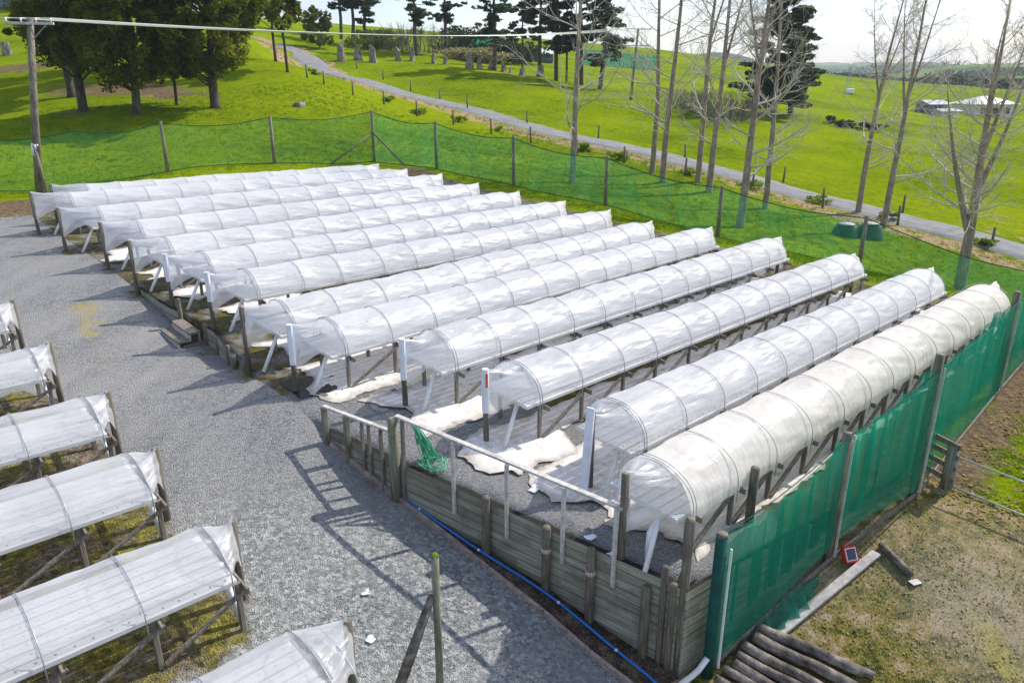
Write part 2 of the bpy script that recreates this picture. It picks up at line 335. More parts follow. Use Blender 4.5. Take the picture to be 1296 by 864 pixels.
# white growing channels with planting holes down the middle
t = NT('growing_channel'); uv = t.coord('UV'); sep = t.n('ShaderNodeSeparateXYZ'); t.l(uv, sep.inputs[0])
fx = t.math('SUBTRACT', t.math('FRACT', t.math('DIVIDE', sep.outputs[0], .2)), .5); fy = sep.outputs[1]
dd = t.math('SQRT', t.math('ADD', t.math('POWER', t.math('MULTIPLY', fx, .2), 2), t.math('POWER', fy, 2)))
hole = t.math('LESS_THAN', dd, .016)
c = t.mix(hole, t.ramp(t.noise(t.world(), 3, 4), [(.3, (.72, .71, .7)), (.7, (.82, .82, .81))]), (.36, .33, .31))
sh = t.pbr(c, .4, None, .4); tl = t.n('ShaderNodeBsdfTranslucent'); t.l(c, tl.inputs[0]); ms_ = t.n('ShaderNodeMixShader'); ms_.inputs[0].default_value = .4; t.l(sh, ms_.inputs[1]); t.l(tl.outputs[0], ms_.inputs[2]); M['channel'] = t.done(ms_.outputs[0])
M['pvc'] = simple('white_pvc', (.78, .78, .77), .4, .06, 4)
M['wrap'] = simple('wrapped_plastic', (.72, .74, .80), .35, .08, 6, .5, 0, .6)
M['steel'] = simple('galvanised_hoop', (.36, .38, .41), .45, .15, 10, .5, .4)
M['steel_light'] = simple('pale_hoop', (.5, .5, .5), .5, .15, 10, .5, .2)
M['wire'] = simple('pale_wire', (.62, .62, .58), .5, .05, 3)
M['wire_dark'] = simple('fence_wire', (.12, .12, .11), .6, .1, 3)
M['red'] = simple('red_plastic', (.55, .035, .03), .45, .1, 6)
M['solar'] = simple('solar_panel', (.03, .035, .06), .25, .1, 30, .6)
M['greenhose'] = simple('green_hose', (.06, .42, .22), .45, .15, 20, .4)
M['bluepipe'] = simple('blue_pipe', (.015, .16, .52), .45, .1, 8, .4)
M['white_paint'] = simple('white_paint', (.80, .80, .82), .5, .05, 2)
M['grey_clad'] = simple('cladding', (.14, .16, .2), .6, .1, 1)
M['glass'] = simple('window_glass', (.03, .035, .045), .15, .1, 1, .6)
M['roof'] = simple('pale_roof', (.68, .67, .66), .5, .05, 1)
M['grey_roof'] = simple('grey_roof', (.30, .31, .33), .5, .08, 1)
M['blacktarp'] = simple('black_tarp', (.010, .012, .012), .4, .3, 5, .5, 0, .5)
M['pinktarp'] = simple('pale_tarp', (.5, .42, .42), .5, .3, 5)
M['rust'] = simple('wrapping', (.5, .42, .36), .7, .1, 10)
def net(name, c, open_, pat=1.0):
    t = NT(name); uv = t.coord('UV'); f = t.noise(t.coord('UV', (2.5, .5, 1)), 1.2, 4)
    df = t.n('ShaderNodeBsdfDiffuse'); tl = t.n('ShaderNodeBsdfTranslucent')
    cc = t.ramp(f, [(.3, tuple(np.array(c)*.75)), (.7, tuple(np.array(c)*1.25))]); t.l(cc, df.inputs[0]); t.l(cc, tl.inputs[0])
    m1 = t.n('ShaderNodeMixShader'); m1.inputs[0].default_value = .5; t.l(df.outputs[0], m1.inputs[1]); t.l(tl.outputs[0], m1.inputs[2])
    gl = t.n('ShaderNodeBsdfGlossy'); gl.inputs['Roughness'].default_value = .4; gl.inputs[0].default_value = (.5, .9, .8, 1)
    mg = t.n('ShaderNodeMixShader'); mg.inputs[0].default_value = .03; t.l(m1.outputs[0], mg.inputs[1]); t.l(gl.outputs[0], mg.inputs[2])
    tr = t.n('ShaderNodeBsdfTransparent'); tr.inputs[0].default_value = (.92, 1, .97, 1)
    m2 = t.n('ShaderNodeMixShader'); t.l(t.ramp(t.noise(t.coord('UV', (1.1, .5, 1)), 1.3, 3), [(.3, open_-.06), (.7, open_+.06)]), m2.inputs[0])
    t.l(mg.outputs[0], m2.inputs[1]); t.l(tr.outputs[0], m2.inputs[2]); return t.done(m2.outputs[0])
M['net_front'] = net('shade_netting', (.016, .40, .245), .48)
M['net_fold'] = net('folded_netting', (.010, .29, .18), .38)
M['net_back'] = net('thin_netting', (.014, .36, .17), .79)
M['net_far'] = net('far_netting', (.02, .36, .24), .15)
M['net_post'] = simple('netting_wrapped_post', (.006, .075, .06), .7, .3, 6)
def leafmat(name, c1, c2, c3, tl_=.35, sc1=.5):
    t = NT(name); v = t.world(); f = t.noise(v, sc1, 4, .7); g = t.noise(v, 6, 3, .7)
    c = t.ramp(t.math('ADD', t.math('MULTIPLY', f, .55), t.math('MULTIPLY', g, .45)), [(.35, c1), (.5, c2), (.66, c3)])
    df = t.n('ShaderNodeBsdfDiffuse'); tl = t.n('ShaderNodeBsdfTranslucent'); t.l(c, df.inputs[0]); t.l(c, tl.inputs[0])
    m1 = t.n('ShaderNodeMixShader'); m1.inputs[0].default_value = tl_; t.l(df.outputs[0], m1.inputs[1]); t.l(tl.outputs[0], m1.inputs[2]); return t.done(m1.outputs[0])
M['leaf_totara'] = leafmat('totara_leaves', (.04, .058, .009), (.125, .15, .016), (.28, .285, .022), .6)
M['leaf_pine'] = leafmat('pine_needles', (.022, .04, .018), (.05, .078, .032), (.11, .14, .055), .45)
M['leaf_scrub'] = leafmat('scrub_leaves', (.05, .08, .015), (.11, .15, .025), (.22, .25, .06), .4)
M['leaf_flax'] = leafmat('flax_leaves', (.10, .17, .012), (.2, .29, .025), (.38, .42, .07), .5)
M['leaf_far'] = leafmat('far_leaves', (.04, .05, .025), (.07, .085, .04), (.13, .12, .07), .3, .05)
M['blade'] = leafmat('grass_blades', (.07, .14, .008), (.13, .24, .010), (.24, .33, .02), .4, .3)
M['blade_dry'] = leafmat('dry_blades', (.2, .15, .06), (.36, .27, .12), (.5, .4, .2), .3, .5)
M['toetoe'] = leafmat('pale_tussock', (.2, .17, .08), (.36, .31, .16), (.5, .44, .26), .3)
M['bark_pale'] = timber('pale_bark', (.19, .14, .11), (.34, .265, .215), (.49, .41, .345), (3, 3, 1))
M['twig'] = timber('pale_twig', (.42, .37, .30), (.57, .51, .43), (.70, .64, .56), (3, 3, 3))
M['bark_dark'] = timber('dark_bark', (.045, .035, .028), (.1, .08, .062), (.17, .14, .11), (4, 4, .8))
M['stump'] = timber('stump_wood', (.07, .06, .05), (.27, .23, .19), (.52, .47, .41), (3, 3, 1))
M['bush_twig'] = simple('bare_scrub', (.2, .16, .14), .9, .3, 3)

# ------------------------------------------------------------------ the ground: one sheet, split where its surface changes
def growth(a, b, step, lim_lo, lim_hi, g=1.085):
    core = list(np.arange(a, b+1e-6, step)); h = step
    hi = [core[-1]]; 
    while hi[-1] < lim_hi: h *= g; hi.append(hi[-1]+h)
    h = step; lo = [core[0]]
    while lo[-1] > lim_lo: h *= g; lo.append(lo[-1]-h)
    return np.array(lo[::-1][:-1]+core+hi[1:])
S_ = growth(-3, 36, .3, -1800, 2600); T_ = growth(-4, 30, .3, -1500, 3200)
SS, TT = np.meshgrid(S_, T_, indexing='ij')
SS = SS.copy(); TT = TT.copy()
# pull grid lines onto the terrace edge so the retaining walls have clean steps
def snap():
    for i in range(len(S_)):
        if 4.2 < S_[i] < 34:
            w = float(wall_t(S_[i])); j = int(np.argmin(abs(T_-w))); TT[i, j] = w+.03; TT[i, j-1] = w-.06
    for j in range(len(T_)):
        if 7.9 < T_[j] < 27:
            w = float(net_s(T_[j])); i = int(np.argmin(abs(S_-w))); SS[i, j] = w+.06; SS[i-1, j] = w-.03
snap()
X = O_[0]+Q_[0]*SS+R_[0]*TT; Y = O_[1]+Q_[1]*SS+R_[1]*TT
Zg = gz(X, Y)
# road polyline
ROADPX = [(356,63),(375,70),(400,86),(440,101),(500,118),(566,134),(650,157),(725,173),(800,189),(860,205),(930,222),(1000,243),(1080,263),(1150,281),(1230,301),(1296,319),(1420,352)]
ROADY = [116,112,104,96,88,81,74,69,64.5,61,57.5,54,51,48.5,46,44,41]
rp = np.array([at(px, py, Yy) for (px, py), Yy in zip(ROADPX, ROADY)])
seg = np.r_[0, np.cumsum(np.linalg.norm(np.diff(rp[:, :2], axis=0), axis=1))]
ss_ = np.linspace(0, seg[-1], 160)
road = np.c_[np.interp(ss_, seg, rp[:, 0]), np.interp(ss_, seg, rp[:, 1])]
for _ in range(12): road[1:-1] = (road[:-2]+2*road[1:-1]+road[2:])/4
def road_d(x, y):
    P = np.c_[np.ravel(x), np.ravel(y)]; out = np.full(len(P), 1e3); sg = np.zeros(len(P))
    near = (np.hypot(P[:, 0], P[:, 1]) < 140)
    idx = np.where(near)[0]
    tan = np.gradient(road, axis=0)
    for i in range(0, len(idx), 5000):
        c = P[idx[i:i+5000]]; d2 = ((c[:, None]-road[None])**2).sum(-1); k = d2.argmin(1)
        out[idx[i:i+5000]] = np.sqrt(d2[np.arange(len(c)), k]); r = c-road[k]; sg[idx[i:i+5000]] = tan[k, 0]*r[:, 1]-tan[k, 1]*r[:, 0]
    return out.reshape(np.shape(x)), sg.reshape(np.shape(x))
RD, RS = road_d(X, Y)
cam_d = np.hypot(X, Y)
near_side = RS < 0
A_verge = np.where(near_side, np.clip(1.05-np.abs(RD-3.4)/2.4, 0, 1), np.clip(1.0-np.abs(RD-2.2)/1.1, 0, .85))*(RD < 8)
def blob(px, py, rx, ry=None):
    p = hit(px, py); ry = ry or rx; return np.exp(-((X-p[0])**2/rx**2+(Y-p[1])**2/ry**2))
A_dirt = .72*np.clip(blob(25, 85, 9, 5)+blob(130, 112, 7, 4)+.8*blob(95, 142, 3, 2.5)+.5*blob(240, 120, 6, 4), 0, 1)
A_dirt = np.maximum(A_dirt, np.clip(.95-np.abs(SS-(net_s(TT)-.7))/1.1, 0, .8)*((TT > 13) & (TT < 40) & (SS < 5)))
A_dirt = np.maximum(A_dirt, .42*((TT > 25.8) & (TT < 27.6) & (SS > 4) & (SS < 40)))
A_dirt = np.maximum(A_dirt, .9*((SS > 33) & (SS < 36.5) & (TT > -20) & (TT < 27)))
A_rank = np.clip(.22+.33*((TT > 27) & (SS > -5) & (SS < 48) & near_side & (RD > 4)), 0, .75)
A_far = sstep(230, 420, cam_d)
rowsB = [(18.9, 3.07, .10), (15.9, 3.05, .16), (13.2, 3.28, .27), (11.05, 3.29, .44), (8.73, 3.46, .60), (6.25, 3.75, .80)]
A_moss = np.zeros_like(X)
for s_, t_, d_ in rowsB[1:]:
    A_moss = np.maximum(A_moss, .85*np.clip(1.5-np.abs(SS-s_)/.95, 0, 1)*np.clip((t_+.3-TT)/.6, 0, 1))
yl = np.zeros_like(X)
for k in np.linspace(0, 1, 9):
    px = 106+22*k; py = 388+80*k; w = .33-.22*k
    yl = np.maximum(yl, (.80-.2*k)*blob(px, py, w*1.5))
A_coarse = np.clip(blob(300, 800, 3.0)+.8*blob(330, 740, 1.5)+.8*blob(560, 800, 2)+.5*blob(640, 700, 2), 0, 1)
A_soil = np.clip((TT-9.6)/1.2, 0, 1)*.62*np.clip((12.6-SS)/.6, 0, 1)+np.clip((SS-12.4)/.6, 0, 1)*.55
A_soil = np.clip(A_soil, 0, 1)
A_bare = np.clip(.6*blob(1280, 740, 1.6)+.7*blob(1230, 780, .8, 1.2)+.6*blob(1010, 700, .8)+.5*blob(1060, 650, .8)+.6*blob(940, 790, .7), 0, 1)
A_yel2 = np.clip(.8*blob(1250, 800, .35, .8)+.6*blob(1270, 850, .4)+.5*blob(1140, 690, .7), 0, 1)
rows_front = [(31.5,7.0,31.45,21.4),(30.1,6.04,29.85,21.96),(27.2,6.14,27.8,22.5),(24.5,6.6,25.2,22.5),(21.9,6.57,22.85,22.8),(19.87,6.8,20.35,23.0),(17.7,7.0,18.1,23.2),(14.94,6.6,16.0,23.1),(13.27,6.85,14.14,24.25),(11.28,8.25,11.75,24.9),(9.16,8.6,9.24,25.3),(6.83,8.93,6.86,25.45),(5.24,7.8,5.1,25.5)]
for r_ in rows_front[:9]:
    A_moss = np.maximum(A_moss, .75*np.exp(-((SS-r_[0])**2/.8+(TT-r_[1]-.2)**2/.35)))
A_moss = np.maximum(A_moss, .7*np.exp(-((SS-16.8)**2/1.6+(TT-6.5)**2/.12)))
A_moss = np.maximum(A_moss, .75*np.exp(-((SS-34)**2/1.6))*(TT < 12))

fc_s = (SS[:-1, :-1]+SS[1:, 1:])/2; fc_t = (TT[:-1, :-1]+TT[1:, 1:])/2
nS, nT = SS.shape
idx = np.arange(nS*nT).reshape(nS, nT)
quads = np.stack([idx[:-1, :-1], idx[1:, :-1], idx[1:, 1:], idx[:-1, 1:]], -1)
terr = (fc_t > wall_t(fc_s)-.05) & (fc_s > net_s(fc_t)) & (fc_s < 33.2) & (fc_t < 26.8)
yard = (~terr) & (fc_t <= wall_t(np.maximum(fc_s, 4.35))) & (fc_s < 34) & (fc_s > -25) & (fc_t > -16) & ~((fc_s < 4.35) & (fc_t > 6.9))
mossy = (~terr) & (~yard) & (fc_t < 14.3) & (fc_s < 4.4) & (fc_s > -14) & (fc_t > 6.0)
grass = ~(terr | yard | mossy)
def zone(name, mask, mat, attrs):
    F = quads[mask]; u, inv = np.unique(F, return_inverse=True)
    V = np.stack([X.ravel()[u], Y.ravel()[u], Zg.ravel()[u]], -1)
    me = mesh_arrays(name, V, inv.reshape(F.shape), mat)
    for k, a in attrs.items():
        at_ = me.attributes.new(k, 'FLOAT', 'POINT'); at_.data.foreach_set('value', a.ravel()[u].astype(np.float32))
    me.polygons.foreach_set('use_smooth', [True]*len(me.polygons))
    o = link(name, me); o['kind'] = 'structure'; return o
zone('gravel_yard', yard, M['yard'], {'moss': A_moss, 'yellow': yl, 'coarse': A_coarse})
zone('terrace', terr, M['terrace'], {'soil': A_soil})
zone('mossy_ground', mossy, M['mossy'], {'bare': A_bare, 'yellow': A_yel2})
zone('pasture', grass, M['grass'], {'verge': A_verge, 'dirt': A_dirt, 'rank': A_rank, 'far': A_far})
# road strip, a shallow cambered bed on the pasture
tan = np.gradient(road, axis=0); tan /= np.linalg.norm(tan, axis=1)[:, None]; nor = np.c_[-tan[:, 1], tan[:, 0]]
offs = [-2.2, -1.75, -1.0, 0, 1.0, 1.75, 2.2]; lift = [-.15, .10, .15, .17, .15, .10, -.15]
Pm = np.zeros((160, 7, 3))
for j, (o_, l_) in enumerate(zip(offs, lift)):
    jit = (rng.uniform(-.12, .12, 160) if j in (1, 5) else 0)
    xy = road+nor*(o_+jit)[:, None] if j in (1, 5) else road+nor*o_
    base = gz(road[:, 0], road[:, 1])*.5+gz(xy[:, 0], xy[:, 1])*.5
    Pm[:, j, :2] = xy; Pm[:, j, 2] = base+l_
mb = MB(); mb.grid(Pm); ro = link('gravel_road', mesh_of('gravel_road', mb, M['road'], True)); ro['kind'] = 'structure'

# ------------------------------------------------------------------ tunnel benches
HW, BZ, RZ, RB = .635, .80, 1.39, 1.22
def rq(x, y, z): return R_*x+Q_*y+Z_*z
def local(name, fn, mat, smooth=False):
    mb = MB(); fn(mb); return mesh_of(name, mb, mat, smooth)
leg_me = local('leg', lambda m: m.beam(rq(0, 0, -.15), rq(0, 0, BZ-.06), .07, .07, R_), M['timber'])
bar_me = local('crossbar', lambda m: m.beam(rq(.055, -.76, BZ-.11), rq(.055, .76, BZ-.11), .035, .10), M['timber'])
brace_me = local('brace', lambda m: m.beam(rq(.06, 0, .05), rq(1.22, 0, BZ-.16), .04, .07, Q_), M['timber'])
def sect(phi, hw, z0, z1, p=.94):
    c = np.cos(phi); s = np.abs(np.sin(phi)); return hw*np.sign(c)*np.abs(c)**p, z0+(z1-z0)*s**p
def hoop_fn(m, RZ=RZ, HW=HW):
    ph = np.linspace(0, PI, 21); y, z = sect(ph, HW+.020, BZ+.06, RZ+.020)
    pts = [rq(0, HW+.02, BZ-.26)]+[rq(0, a, b) for a, b in zip(y, z)]+[rq(0, -HW-.02, BZ-.26)]
    m.tube(pts, .0085, 6)
hoop_me = local('hoop', hoop_fn, M['steel'], True)
hoopB_me = local('hoop', lambda m: hoop_fn(m, RB), M['steel'], True)
hoop2_me = local('hoop', hoop_fn, M['steel_light'], True)
hoopC_me = local('hoop', lambda m: hoop_fn(m, RZ, HW+.045), M['steel_light'], True)
def uvset(me, U):
    lay = me.uv_layers.new(name='UV'); vi = np.zeros(len(me.loops), np.int32); me.loops.foreach_get('vertex_index', vi)
    lay.data.foreach_set('uv', U[vi].astype(np.float32).ravel())
def cover_mesh(sfun, t0, ta, tb, t1, seed, lo_end, hi_end, dh, z_lo=.50, sag=.035, hem=.05, wr=1.0, ridge=RZ, hi_drop=.12, hoops=None, tip=1.48, HW=HW):
    hp_ = np.asarray(hoops); r = np.random.default_rng(seed)
    tl = [np.linspace(t0, ta, 9)[:-1] if lo_end else [], np.arange(ta, tb, .11), np.linspace(tb, t1, 9) if hi_end else [tb]]
    ts = np.concatenate([np.asarray(a) for a in tl]); nu = 41
    ph = np.linspace(0, PI, nu); P = np.zeros((len(ts), nu, 3)); U = np.zeros((len(ts), nu, 2))
    k1 = r.uniform(0, 6.28, 32)
    for i, t in enumerate(ts):
        a = 1.; zl = BZ+hem+.025*math.sin(t*1.9+k1[0])*math.sin(t*.83+k1[1]); zl_m = zl; top = ridge; e = 0
        if lo_end and t < ta:
            a = (t-t0)/(ta-t0); e = 1-a; hw = HW*(.07+.93*a**.75); zl = zl*a+(z_lo)*(1-a)+.20*math.sin(PI*a); top = ridge*a+tip*(1-a)-.05*math.sin(PI*a)
        elif hi_end and t > tb:
            a = (t1-t)/(t1-tb); e = 1-a; hw = HW*(.12+.88*a**.6); zl = zl*a+(z_lo+hi_drop)*(1-a)+(.22*math.sin(PI*a)**2 if not lo_end else 0); top = ridge*a+(tip if not lo_end else ridge-.02)*(1-a)-.06*math.sin(PI*a*.9)
        else: hw = HW
        kk = min(max(int(np.searchsorted(hp_, t))-1, 0), len(hp_)-2); fr = min(max((t-hp_[kk])/(hp_[kk+1]-hp_[kk]), 0), 1); ten = math.sin(PI*fr); sg = 0 if e else sag*ten*(.7+.6*abs(math.sin(kk*2.3+seed)))
        zb = BZ+.06
        if HW > .66: zb = zl; f0 = 0
        else: f0 = math.asin(min(max((zl_m-zb)/(ridge-zb), 0), .9)**(1/.94))*(a if e else 1)
        zq = zl-(zl_m-zb)*a if HW <= .66 else zl
        ph = np.linspace(f0, PI-f0, nu)
        y, z = sect(ph, hw*(1-sg*.7), zq, top-sg*(.7+.5*math.sin(k1[2]+t)), .94+.3*e)
        w = np.zeros(nu); uu = ph*HW
        for q in range(11):
            fu = 3+q*2.7; ft = (.6+.75*q)*(1 if q % 2 else -1)
            w += np.sin(uu*fu+t*ft+k1[q]+1.3*math.sin(t*.9+k1[q+12]))*(.0058/(1+.16*q))
        w *= wr*(1+1.2*e)*(1 if e else .06+1.1*ten)*np.clip(np.sin(ph)*1.8, .25, 1)
        ny = np.cos(ph); nz = np.abs(np.sin(ph))
        y = y+w*ny; z = z+w*nz
        if e > 0: z[0] += .0; 
        s = sfun(t); P[i] = [L(s+yy, t, zz+dh) for yy, zz in zip(y, z)]
        U[i, :, 0] = t+seed*3.3; U[i, :, 1] = ph*HW*1.25
    return P, U
def make_bench(label, group, s0, t0, s1, t1, dh, hoops, lo_end, hi_end, film, seed, hoop_mesh, wrap=None, post_h=1.5, pipe=True, brace_dir=1, name='tunnel_bench', braces_all=True, ridge=RZ, hem=.06, tip=1.48, hoop_dz=0.0):
    sf = lambda t: s0+(s1-s0)*(t-t0)/(t1-t0)
    root = thing(name, label, 'tunnel bench', L(sf(t0 if lo_end else t1), t0 if lo_end else t1, dh), group); base = np.array(root.location)
    ta, tb = hoops[0], hoops[-1]
    P, U = cover_mesh(sf, t0, ta, tb, t1, seed, lo_end, hi_end, dh, hem=hem, wr=(1.45 if film is not M['cream'] else 1.5), ridge=ridge, hoops=hoops, tip=tip, HW=HW+(.045 if film is M['cream'] else 0))
    if lo_end:
        mb = MB(); mb.grid(P[:9]); me = mesh_of('end_flap', mb, M['film_clear'], True, base); uvset(me, U[:9].reshape(-1, 2)); link('end_flap', me, root); P = P[8:]; U = U[8:]
    mb = MB(); mb.grid(P); me = mesh_of('plastic_cover', mb, film, True, base); uvset(me, U.reshape(-1, 2)); link('plastic_cover', me, root)
    # growing channels
    b0 = ta-.32 if lo_end else t0; b1 = tb+(.32 if lo_end else .07) if hi_end else t1
    mb = MB(); Uv = []
    W, Hh = .152, .07
    n = max(2, int((b1-b0)/1.2)); prof = [(-W/2, -Hh), (-W/2, -.012), (-W/2+.012, 0), (0, .004), (W/2-.012, 0), (W/2, -.012), (W/2, -Hh)]
    tsx = np.linspace(b0, b1, n+1); vs = []; fs = []
    for i, t in enumerate(tsx):
        for yy, zz in prof: vs.append(L(sf(t)+yy, t, BZ+.035+zz+dh)-L(sf(b0), b0, dh)); Uv.append((t-b0, yy))
    for i in range(n):
        for k in range(6): fs.append((i*7+k, (i+1)*7+k, (i+1)*7+k+1, i*7+k+1))
    fs += [tuple(range(6, -1, -1)), tuple(n*7+k for k in range(7))]
    mb.add(vs, fs); me = mesh_of('growing_channel', mb, M['channel']); uvset(me, np.array(Uv))
    for k in range(7): link('growing_channel', me, root, tuple(L(sf(b0)+(k-3)*.183, b0, dh)-base))
    # frame
    for i, t in enumerate(hoops):
        s = sf(t)
        link('hoop', hoop_mesh, root, tuple(L(s, t, dh+hoop_dz)-base))
        for sg in (-1, 1): link('leg', leg_me, root, tuple(L(s+sg*.56, t+.09, dh)-base))
        link('crossbar', bar_me, root, tuple(L(s, t+.09, dh)-base))
        if i < len(hoops)-1 and (braces_all or i % 2 == 0): link('brace', brace_me, root, tuple(L(s-.60, t+.09, dh)-base))
        elif i < len(hoops)-1: link('brace', brace_me, root, tuple(L(s+.60, t+.09, dh)-base))
    if lo_end: link('hoop', hoop_mesh, root, tuple(L(sf(ta+.07), ta+.07, dh+hoop_dz)-base))
    if hi_end and not lo_end: pass
    # end posts
    for use, t in ((lo_end, t0), (hi_end, t1)):
        if not use: continue
        m = MB(); lean = .0
        m.tube([L(sf(t), t, dh-.5), L(sf(t), t, dh+post_h*.5), L(sf(t), t, dh+(tip-.03 if t == t0 or not lo_end else ridge-.25))], .058, 10, jit=.04); po = part('end_post', m, M['timber_dark'], root, True)
    if wrap:
        po = root.children[[c.name.startswith('end_post') for c in root.children].index(True)]
        m = MB(); m.tube([L(sf(t0), t0-.005, dh+wrap), L(sf(t0), t0-.005, dh+tip*.8), L(sf(t0), t0-.005, dh+tip+.02)], [.068, .072, .066], 8, jit=.06); part('post_wrap', m, M['wrap'], po)
    if pipe:
        m = MB(); te = b0+.05 if lo_end else b1-.05; tf = te-.45 if lo_end else te+.10
        m.tube([L(sf(te)-.30, te, dh+BZ-.08), L(sf(te)-.42, tf, dh+.02)], .042, 10); part('drain_pipe', m, M['pvc'], root, True)
    return root
GB = 'long white tunnel benches in rows'
lab = ['rearmost white tunnel bench, closest to the thin green netting', 'white tunnel bench second from the back, near end just by the power pole', 'white tunnel bench third from the back netting, on dark end posts', 'white tunnel bench fourth from the back netting', 'white tunnel bench fifth from the back, its end post on mossy gravel', 'white tunnel bench standing behind the left end of the timber steps', 'white tunnel bench ending right above the short timber wall beside the steps', 'narrow white tunnel bench fronting the gravel, just right of the timber steps', 'white tunnel bench whose end post stands over a dark mat on moss',
       'white tunnel bench ending above the low end of the handrail', 'white tunnel bench with a red mark on its wrapped end post', 'white tunnel bench with a slanting pale board wrapped at its end', 'cream covered tunnel bench running along the green netting']
first_hoop = [1.1, 1.1, 1.1, 1.0, .95, .95, .95, .88, .9, .85, .8, .62, .75]
for i, (s0, t0, s1, t1) in enumerate(rows_front):
    ta = t0+first_hoop[i]; tb = t1-(1.0 if i < 8 else .75)
    nh = int(round((tb-ta)/1.28)); hoops = list(np.linspace(ta, tb, nh+1)+np.r_[0, rng.uniform(-.09, .09, nh-1), 0])
    cream = i == 12
    b = make_bench(lab[i], GB, s0, t0, s1, t1, 0, hoops, True, True, M['cream'] if cream else (M['film_old'] if i < 6 else M['film']), 11+i, hoopC_me if cream else (hoop2_me if i < 5 else hoop_me),
                   wrap=(.62 if i in (8, 9, 10) else (.75 if i in (5, 6) else None)), ridge=RZ+(.05 if i in (9, 11) else 0), hoop_dz=(.05 if i in (9, 11) else 0), braces_all=(i > 6), hem=(-.12 if cream else (.17 if i in (9, 10) else (.13 if i == 11 else .07))))
    if i == 10:
        base = np.array(b.location); m = MB(); m.beam(L(s0-.075, t0-.03, 1.15), L(s0-.075, t0-.03, 1.42), .05, .004, up=tuple(Q_)); part('red_mark', m, M['red'], b)
    if i == 11:
        m = MB(); m.beam(L(s0-.1, t0-.28, .05), L(s0+.02, t0-.02, 1.52), .05, .16, up=tuple(Q_)); part('leaning_board', m, M['wrap'], b)
    if i == 12:   # clear end flap in front of the double hoop
        m = MB(); m.tube([L(s0-.25, t0+.55, .62), L(s0-.28, t0+.30, .48), L(s0-.28, t0+.28, .02)], .05, 10); part('drain_elbow', m, M['pvc'], b, True)
GL = 'tunnel benches at the left of the yard'
labB = ['shortest visible tunnel bench at the left edge, farthest up the gravel', 'left side tunnel bench second from the far end, on dark end post', 'left side tunnel bench with a torn pointed flap over its post', 'left side tunnel bench with crumpled plastic gathered round its end post', 'left side tunnel bench with a bare white channel edge above mossy ground', 'nearest tunnel bench at the bottom, its plastic end rolled over two hoops']
for i, (s1, t1, dr) in enumerate(rowsB):
    t0 = t1-8.5; tb = t1-(.34 if i != 5 else .55); hoops = list(np.arange(tb, t0, -1.1))[::-1]
    b = make_bench(labB[i], GL, s1, t0, s1, t1, -dr, hoops, False, True, M['film_thin'], 41+i, hoopB_me, ridge=RB, post_h=1.3, braces_all=True, hem=(.13 if i == 4 else .08), tip=1.32)
    if i == 5:
        link('hoop', hoopB_me, b, tuple(L(s1, tb+.3, -dr-.06)-np.array(b.location)))

# torn white ground sheets under the front rows
def sheet(label, s0, s1, t0, t1, seed, h=.012, rag=.12, narrow=0.0):
    r = np.random.default_rng(seed); nt = int((t1-t0)/.10); ns = 18; P = np.zeros((nt, ns, 3)); E = np.zeros((nt, ns)); k = r.uniform(0, 6.28, 16)
    front = lambda s: .26*math.sin(s*3.1+k[6])+.08*math.sin(s*8+k[7])+.04*math.sin(s*21+k[10])+.03*math.sin(s*53+k[11])
    for i in range(nt):
        t = t0+(t1-t0)*i/(nt-1)
        j0 = math.sin(t*1.7+k[0])*.5+math.sin(t*4.3+k[1])*.35+.25*math.sin(t*11+k[2])+.15*math.sin(t*29+k[12]); j1 = math.sin(t*1.9+k[3])*.5+math.sin(t*3.7+k[4])*.35+.25*math.sin(t*9+k[5])+.15*math.sin(t*31+k[13])
        e0 = s0+rag*j0+narrow*float(sstep(t0+1.6, t0+2.2, t)); e1 = s1+rag*j1
        for j in range(ns):
            u = j/(ns-1); s = e0+(e1-e0)*u; te = t+front(s)*max(0, 1-i/7)
            hh = h+.010*(1+math.sin(s*9+t*3+k[8])*math.sin(t*5-s*4+k[9]))*math.sin(PI*u)+.006*(1+math.sin(s*23+t*7))*math.sin(PI*u)
            ed = min(j, ns-1-j, i*.8); hh += .035*max(0, 1-ed/2.5)*max(0, math.sin(s*6+t*2.3+k[14])*math.sin(t*3.1-s*2+k[15])); E[i, j] = max(0, 1-ed/3.5)
            P[i, j] = L(s, te, hh)
    m = MB(); m.grid(P); o = solo('ground_sheet', m, M['groundsheet'], label, 'ground sheet', 'white ground sheets under the benches', True)
    o.data.attributes.new('worn', 'FLOAT', 'POINT').data.foreach_set('value', E.ravel().astype(np.float32)); return o
sheet('dirty white ground sheet under the bench with the cream cover', 4.5, 6.05, 8.6, 25.5, 1, .010)
sheet('torn white ground sheet under the bench with the slanting board', 5.95, 7.9, 8.35, 25.3, 2, .016)
sheet('torn white ground sheet under the bench with the red-marked post', 7.85, 9.45, 8.0, 25.0, 3, .022, .13, .75)
sheet('white ground sheet under the bench above the low handrail', 9.9, 12.1, 7.9, 24.0, 4, .012, .13, .85)
sheet('white ground sheet spread out to the gravel beside the dark mat', 12.3, 14.5, 7.25, 22.0, 5, .012, .1, .3)
sheet('white ground sheet under the narrow bench right of the steps', 14.9, 16.3, 7.5, 22, 6, .012, .1)
for k, (s_, t_, a, b) in enumerate([(18.6, 8.0, .5, .4), (20.9, 7.9, .5, .5), (23.2, 7.7, .5, .6), (26.0, 7.6, .6, .6)]):
    sheet(['scrap of white sheet behind the timber steps', 'scrap of white sheet under the sixth bench from the back', 'scrap of white sheet under the fifth bench from the back', 'scrap of white sheet under the third bench from the back'][k], s_-a*1.2, s_+a*1.2, t_-b, t_+3, 20+k, .012, .2)
